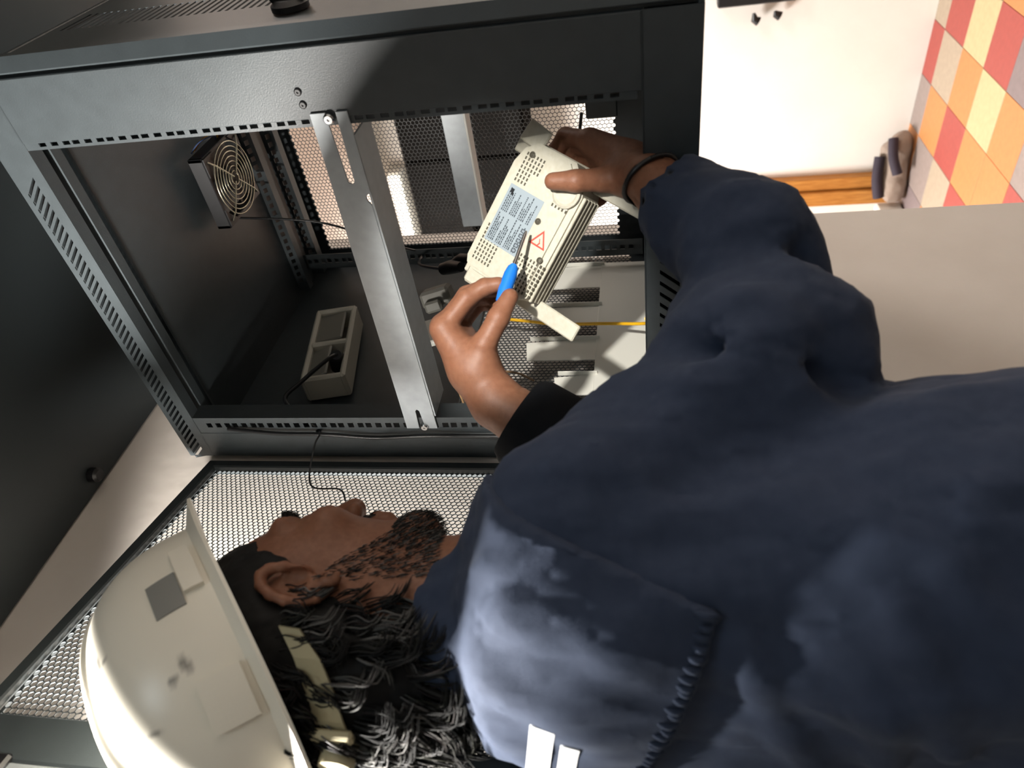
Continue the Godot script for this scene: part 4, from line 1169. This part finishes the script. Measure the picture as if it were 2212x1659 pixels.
func hair(person: Node3D, at: Callable, hb: Basis) -> void:
	var rn := RandomNumberGenerator.new(); rn.seed = 77
	var head: Vector3 = J.head
	# scalp layer: sides and back, leaving face and ears free
	var f := Field.new(head - Vector3(0.14, 0.2, 0.16), head + Vector3(0.14, 0.14, 0.16), 0.0045)
	f.ell(at.call(0, 0.025, 0.018), Vector3(0.081, 0.1, 0.1), hb, 0.02)
	f.ell(at.call(0, -0.045, 0.06), Vector3(0.075, 0.075, 0.062), hb, 0.03)
	f.ell(at.call(0, -0.1, 0.06), Vector3(0.068, 0.05, 0.05), hb, 0.03)
	f.ell(at.call(0, -0.06, -0.075), Vector3(0.14, 0.115, 0.083), hb, 0.012, true)
	f.ell(at.call(0, 0.0, -0.105), Vector3(0.1, 0.075, 0.06), hb, 0.012, true)
	for s in [-1.0, 1.0]:
		f.ell(at.call(s * 0.09, -0.012, 0.002), Vector3(0.03, 0.038, 0.024), hb, 0.008, true)
	var nz := FastNoiseLite.new(); nz.seed = 14; nz.frequency = 40.0
	f.ripple(nz, 0.004)
	var b := MB.new()
	b.col = Color(0.012, 0.012, 0.013)
	f.into(b)
	# locks: tufts of fine strands, longer and curlier towards the nape
	for k in 230:
		var y := rn.randf_range(-0.16, 0.012)
		var a := rn.randf_range(-1.7, 1.7)
		var low := clampf((0.03 - y) / 0.12, 0.0, 1.0)
		var out := (hb * Vector3(sin(a), 0, cos(a))).normalized()
		var p0: Vector3 = at.call(sin(a) * 0.12, y, 0.02 + cos(a) * 0.14)
		var hit := false
		for m in 60:
			if sample(f, p0) < 0.001:
				hit = true; break
			p0 -= out * 0.0022
		if not hit: continue
		var side := out.cross(Vector3.UP).normalized() * (1.0 if rn.randf() < 0.5 else -1.0)
		var l := rn.randf_range(0.022, 0.042) * (0.6 + low * 0.8)
		var curl := rn.randf_range(0.2, 1.0) * (0.3 + 0.7 * low)
		var grey := rn.randf() < 0.08 + 0.4 * low
		for m in 17:
			var jt := Vector3(rn.randf_range(-1, 1), rn.randf_range(-1, 1), rn.randf_range(-1, 1)) * 0.007
			var q := p0 + jt - out * 0.002
			var lq := l * rn.randf_range(0.75, 1.15)
			var j2 := jt * 0.5
			var pts := [q, q + out * 0.006 + Vector3.DOWN * lq * 0.35 + side * lq * 0.08, q + out * (0.009 + 0.004 * curl) + Vector3.DOWN * lq * 0.75 + side * lq * 0.3 * curl - j2, q + out * (0.007 - 0.005 * curl) + Vector3.DOWN * lq * (1.0 - 0.25 * curl) + side * lq * (0.25 + 0.5 * curl) - j2]
			var g := rn.randf_range(0.006, 0.02) if not grey or rn.randf() < 0.4 else rn.randf_range(0.03, 0.13)
			b.col = Color(g, g * 0.97, g * 0.93)
			b.tube(spline(pts, 3), [0.0005, 0.0007, 0.0007, 0.0007, 0.0007, 0.0006, 0.0006, 0.0005, 0.0004, 0.0002], 4, false)
	part("hair", b, mats.hair, person, "dark curly hair greying at the nape")
	# beard stubble, moustache and brows, rooted on the skin
	b = MB.new()
	var hf: Field = J.hf
	for k in 2600:
		var q := rn.randf()
		var o: Vector3
		var dv: Vector3
		var fall := 0.8
		var len := 0.0048
		if q < 0.72:
			var t := pow(rn.randf(), 0.8)
			var a: float = (1.0 if rn.randf() < 0.8 else -1.0) * lerpf(0.0, 1.75, t)
			var top := lerpf(-0.078, -0.02, smoothstep(0.45, 1.0, t))
			var y := rn.randf_range(-0.125, top)
			dv = hb * Vector3(sin(a), 0, -cos(a))
			o = at.call(0, y, -0.01) + dv * 0.16
			dv = -dv
		elif q < 0.86:
			o = at.call(rn.randf_range(-0.028, 0.028), -0.047 + rn.randf_range(-0.004, 0.004), -0.2); dv = hb * Vector3(0, 0, 1)
		else:
			var e := rn.randf_range(0.012, 0.054) * (1.0 if rn.randf() < 0.5 else -1.0)
			o = at.call(e, 0.03 - absf(absf(e) - 0.03) * 0.15 + rn.randf_range(-0.003, 0.003), -0.2); dv = hb * Vector3(0, 0, 1)
			fall = -0.1; len = 0.006
		for m in 120:
			if sample(hf, o) < 0.0005: break
			o += dv * 0.0015
		if sample(hf, o) > 0.003: continue
		var dir := (-dv * 0.55 + hb * Vector3(rn.randf_range(-0.3, 0.3), -fall, 0)).normalized()
		var g := rn.randf_range(0.008, 0.03) if rn.randf() < 0.7 else rn.randf_range(0.05, 0.16)
		b.col = Color(g, g * 0.96, g * 0.92)
		b.tube([o - dir * 0.0015, o + dir * len * 0.6, o + dir * len + Vector3.DOWN * 0.002], [0.0004, 0.00035, 0.00015], 4, false)
	part("beard", b, mats.hair, person, "short greying beard and moustache").set_meta("kind", "stuff")

# ------------------------------------------------------------------ hard hat
func build_hat() -> void:
	var head: Vector3 = J.head
	var F := Vector3(0.09, 0, -0.995).normalized()
	var R := F.cross(Vector3.UP).normalized()
	var p := deg_to_rad(43.0)
	var Fh := (F * cos(p) + Vector3.UP * sin(p)).normalized()
	var U := R.cross(Fh).normalized()
	var c := head + Vector3(-0.003, 0.064, 0.03)
	var bs := Basis(R, U, -Fh).rotated(Fh, deg_to_rad(13.0))      # x right, y up, z back
	J.hatb = bs; J.hatc = c
	var t := thing("hard_hat", "scuffed white hard hat with a grey sticker worn by the technician", "hard hat", c)
	var b := MB.new()
	var nA := 180
	var nB := 60
	var white := rgb(228, 222, 208).srgb_to_linear()
	var dirt := rgb(96, 92, 86).srgb_to_linear()
	var spots := [[-0.05, 0.62, 0.07, 0.02], [-0.0, 0.57, 0.03, 0.03], [0.40, 0.2, 0.06, 0.035], [0.46, 0.27, 0.03, 0.03], [0.72, 0.42, 0.03, 0.05], [1.2, 0.5, 0.05, 0.02], [-0.9, 0.4, 0.03, 0.03]]
	var nz := FastNoiseLite.new(); nz.seed = 6; nz.frequency = 60.0
	var shape := func(a: float, h: float, off: float) -> Vector3:
		# a: angle from right through back; h: 0 rim .. 1 crown
		var ang := h * PI * 0.5
		var rr := pow(cos(ang), 0.72)
		var yy := 0.118 * pow(sin(ang), 0.86)
		var ridge := 0.007 * (1.0 - smoothstep(0.2, 0.3, absf(cos(a) * rr))) * smoothstep(0.1, 0.3, h)
		return bs * Vector3(cos(a) * (0.103 + off) * rr, yy + off * sin(ang) + ridge, sin(a) * (0.136 + off) * rr + 0.004)
	for layer in [0, 1]:
		var off := 0.0 if layer == 0 else -0.003
		var base := b.v.size()
		for j in nB + 1:
			for k in nA:
				var a := TAU * k / nA
				var h := minf(float(j) / nB, 0.999)
				var q: Vector3 = shape.call(a, h, off)
				var q1: Vector3 = shape.call(a + 0.02, h, off); var q2: Vector3 = shape.call(a, minf(h + 0.01, 0.9995), off)
				var nn := (q1 - q).cross(q2 - q).normalized()
				if nn.dot(q - bs * Vector3(0, 0.02, 0)) < 0.0: nn = -nn
				var soil := 0.0
				for sp in spots:
					var e := Vector2((a - sp[0] if a < PI else a - TAU - sp[0]) / sp[2], (h - sp[1]) / sp[3]).length() + nz.get_noise_3dv(q) * 0.9
					soil = maxf(soil, 0.75 - 0.75 * smoothstep(0.5, 1.1, e))
				b.col = white.lerp(dirt, soil)
				b.vert(c + q, nn if layer == 0 else -nn)
		for j in nB:
			for k in nA:
				var k2 := (k + 1) % nA
				b.face(base + j * nA + k, base + j * nA + k2, base + (j + 1) * nA + k2)
				b.face(base + j * nA + k, base + (j + 1) * nA + k2, base + (j + 1) * nA + k)
	part("shell", b, mats.hat_white, t)
	# rim: narrow at the sides, a visor in front
	b = MB.new()
	b.col = white
	var rows := []
	var wid := func(a: float) -> float:
		var fr := -sin(a)
		return 0.010 + 0.026 * pow(maxf(fr, 0.0), 3.0) + 0.006 * pow(maxf(-fr, 0.0), 2.0)
	nA = 96
	for k in nA:
		var a := TAU * k / nA
		var e: Vector3 = Vector3(cos(a) * 0.106, 0, sin(a) * 0.136 + 0.004)
		var d := Vector3(cos(a) / 0.106, 0, sin(a) / 0.136).normalized()
		var w: float = wid.call(a)
		rows.append([c + bs * (e + d * -0.003 + Vector3(0, 0.004, 0)), c + bs * (e + d * 0.002 + Vector3(0, 0.001, 0)), c + bs * (e + d * w + Vector3(0, -w * 0.35, 0)), c + bs * (e + d * w + Vector3(0, -w * 0.35 - 0.003, 0)), c + bs * (e + d * -0.003 + Vector3(0, -0.003, 0))])
	for k in nA:
		var q: Array = rows[k]; var r: Array = rows[(k + 1) % nA]
		for m in 4:
			var nn: Vector3 = ((r[m] - q[m]).cross(q[m + 1] - q[m])).normalized()
			var outw: Vector3 = bs * [Vector3.UP, Vector3.UP, Vector3.ZERO, Vector3.DOWN][m] if m != 2 else (q[2] - c)
			if nn.dot(outw) < 0.0: nn = -nn
			b.quad(q[m], r[m], r[m + 1], q[m + 1], nn)
	part("brim", b, mats.hat_white, t)
	# raised accessory slots on the side, above the rim
	for s in [[0.54, 0.88], [-0.42, -0.02]]:
		b = MB.new(); b.col = white
		patch(b, shape, c, s[0], s[1], 0.03, 0.19 if s[0] > 0.0 else 0.1, 0.005)
		part("accessory_slot", b, mats.hat_white, t)
	b = MB.new()
	patch(b, shape, c, -0.24, 0.05, 0.11, 0.24, 0.0012)
	part("sticker", b, mats.sticker, t, "faded grey square sticker")
	# inner headband and nape strap
	b = MB.new()
	var ring := []
	for k in 49:
		var a := TAU * k / 48
		ring.append([c + bs * Vector3(cos(a) * 0.088, 0.02 - 0.03 * smoothstep(0.3, 1.0, sin(a)), sin(a) * 0.112 + 0.006), c + bs * Vector3(cos(a) * 0.086, 0.002 - 0.062 * smoothstep(0.3, 1.0, sin(a)), sin(a) * 0.112 + 0.004)])
	for k in 48:
		var q: Array = ring[k]; var r: Array = ring[k + 1]
		var nn: Vector3 = ((q[0] - c) - bs.y * (q[0] - c).dot(bs.y)).normalized()
		b.quad(q[0], r[0], r[1], q[1], nn)
		b.quad(q[0] - nn * 0.002, r[0] - nn * 0.002, r[1] - nn * 0.002, q[1] - nn * 0.002, -nn)
	part("headband", b, mats.hat_inner, t, "cream inner headband at the nape")
	b = MB.new()
	var st := [[Vector3(0.0, 1.545, 0.452), Vector3(0.0, 1.526, 0.454)], [Vector3(-0.01, 1.528, 0.472), Vector3(-0.008, 1.504, 0.474)], [Vector3(-0.028, 1.518, 0.49), Vector3(-0.025, 1.492, 0.492)], [Vector3(-0.047, 1.512, 0.504), Vector3(-0.044, 1.486, 0.506)], [Vector3(-0.087, 1.51, 0.512), Vector3(-0.087, 1.484, 0.514)]]
	for k in 4:
		var nn := Vector3(0.6, 0, 0.8).slerp(Vector3(0, 0, 1), k / 3.0)
		b.quad(st[k][0], st[k + 1][0], st[k + 1][1], st[k][1], nn)
		b.quad(st[k][0] - nn * 0.002, st[k + 1][0] - nn * 0.002, st[k + 1][1] - nn * 0.002, st[k][1] - nn * 0.002, -nn)
		b.quad(st[k][1], st[k + 1][1], st[k + 1][1] - nn * 0.002, st[k][1] - nn * 0.002, Vector3.DOWN)
		b.quad(st[k][0], st[k + 1][0], st[k + 1][0] - nn * 0.002, st[k][0] - nn * 0.002, Vector3.UP)
	part("nape_strap", b, mats.hat_inner, t, "cream plastic nape strap")
	b = MB.new()
	b.box(Vector3(-0.056, 1.497, 0.512), Vector3(0.012, 0.036, 0.008), 0.002)
	b.tube([Vector3(-0.078, 1.496, 0.51), Vector3(-0.078, 1.496, 0.528)], [0.016, 0.014], 20)
	part("ratchet", b, mats.hat_inner, t)

# a raised patch of the shell between angles a0..a1 and heights h0..h1
func patch(b: MB, shape: Callable, c: Vector3, a0: float, a1: float, h0: float, h1: float, lift: float) -> void:
	var n := 8
	var top := []
	var low := []
	for j in n + 1:
		var rt := []
		var rl := []
		for k in n + 1:
			var a := lerpf(a0, a1, float(k) / n)
			var h := lerpf(h0, h1, float(j) / n)
			rt.append(c + shape.call(a, h, lift)); rl.append(c + shape.call(a, h, -0.001))
		top.append(rt); low.append(rl)
	for j in n:
		for k in n:
			var nn: Vector3 = (top[j][k + 1] - top[j][k]).cross(top[j + 1][k] - top[j][k]).normalized()
			if nn.dot(top[j][k] - c) < 0.0: nn = -nn
			b.quad(top[j][k], top[j][k + 1], top[j + 1][k + 1], top[j + 1][k], nn)
	for k in n:
		b.quad(top[0][k], top[0][k + 1], low[0][k + 1], low[0][k], (top[0][k] - top[1][k]).normalized())
		b.quad(top[n][k], top[n][k + 1], low[n][k + 1], low[n][k], (top[n][k] - top[n - 1][k]).normalized())
		b.quad(top[k][0], top[k + 1][0], low[k + 1][0], low[k][0], (top[k][0] - top[k][1]).normalized())
		b.quad(top[k][n], top[k + 1][n], low[k + 1][n], low[k][n], (top[k][n] - top[k][n - 1]).normalized())

# ------------------------------------------------------------------ background
func build_background() -> void:
	# dark unit above the cabinet
	var t := thing("upper_unit", "black steel unit fixed to the grey wall above the open cabinet", "cabinet", Vector3(0.3, 2.14, 0.1))
	var b := MB.new(); b.span(-0.315, 1.1, 2.14, 2.6, -0.69, 0.9, 0.004); part("body", b, mats.unit_black, t)
	b = MB.new(); b.lathe(Vector3(-0.285, 2.14, 0.06), Basis(Vector3.RIGHT, Vector3.DOWN, Vector3.BACK), [Vector2(0.012, 0), Vector2(0.012, 0.012), Vector2(0.008, 0.016), Vector2(0.0, 0.016)], 18); part("foot", b, mats.black_plastic, t)
	# dark cupboards on the far white wall
	for q in [[2.15, 2.46, "upper dark grey cupboard under the wall lamp seen through the back mesh"], [1.82, 2.11, "lower dark grey cupboard on the white wall seen through the back mesh"]]:
		t = thing("wall_cupboard", q[2], "cupboard", Vector3(-1.3, q[0], -2.7), "dark cupboards on the far wall")
		b = MB.new(); b.span(-2.2, -0.4, q[0], q[1], -2.87, -2.62, 0.004); part("body", b, mats.cupboard, t)
		for k in 3:
			b = MB.new(); b.span(-2.19 + k * 0.6, -1.61 + k * 0.6, q[0] + 0.01, q[1] - 0.01, -2.62, -2.6, 0.003); part("door", b, mats.cupboard, t)
	# wooden door frame at the left end of the white wall
	t = thing("wooden_post", "orange-brown wooden post standing against the white wall", "post", Vector3(-1.45, 0, -2.85))
	b = MB.new(); b.span(-1.41, -1.345, 0, 1.0, -2.87, -2.82, 0.004); part("outer_board", b, mats.wood, t)
	b = MB.new(); b.span(-1.49, -1.412, 0, 1.0, -2.87, -2.80, 0.004); part("inner_board", b, mats.wood, t)
	# soft bag leaning on the wall, with two dark bands and a pale paper beside it
	t = thing("cloth_bag", "beige cloth bag with dark purple bands slumped on the tiles by the white wall", "bag", Vector3(-1.28, 0, -2.74))
	var f := Field.new(Vector3(-1.6, -0.02, -2.87), Vector3(-1.0, 0.3, -2.5), 0.011)
	f.cap(Vector3(-1.15, 0.05, -2.78), Vector3(-1.38, 0.06, -2.72), 0.045, 0.055, 0.03)
	f.cap(Vector3(-1.2, 0.09, -2.8), Vector3(-1.33, 0.1, -2.78), 0.04, 0.04, 0.03)
	f.plane(Vector3(0, 0.002, 0), Vector3.DOWN)
	var nz := FastNoiseLite.new(); nz.seed = 9; nz.frequency = 12.0
	f.ripple(nz, 0.012)
	b = MB.new(); f.into(b); part("body", b, mats.bag, t)
	for q in [[Vector3(-1.12, 0.1, -2.745), Vector3(-1.26, 0.075, -2.66), 0.022], [Vector3(-1.22, 0.135, -2.77), Vector3(-1.4, 0.125, -2.7), 0.024]]:
		b = MB.new(); b.tube(spline([q[0], q[0].lerp(q[1], 0.5) + Vector3(0, 0.012, 0.012), q[1]]), [q[2]], 12); part("band", b, mat("bag_band", rgb(44, 36, 48), 0.8), t)
	b = MB.new(); b.box(Vector3(-1.475, 0.06, -2.7), Vector3(0.04, 0.12, 0.1), 0.01); solo("paper_sack", b, mats.white_paint, "small white paper sack behind the cloth bag by the wooden post", "sack")
	# black socket strip with two hanging connectors on the white wall
	t = thing("wall_box", "black box with two hanging connectors on the white wall beside the cabinet", "junction box", Vector3(-0.46, 0.75, -2.83))
	b = MB.new(); b.span(-0.488, -0.34, 0.6, 0.93, -2.87, -2.8, 0.006); part("body", b, mats.black_plastic, t)
	for p in [[-0.565, 0.76], [-0.552, 0.67]]:
		b = MB.new(); b.tube([Vector3(-0.53, p[1] + 0.01, -2.83), Vector3(p[0] + 0.01, p[1] + 0.006, -2.83), Vector3(p[0], p[1] - 0.012, -2.83)], [0.007, 0.016, 0.02], 10); part("connector", b, mats.black_plastic, t)
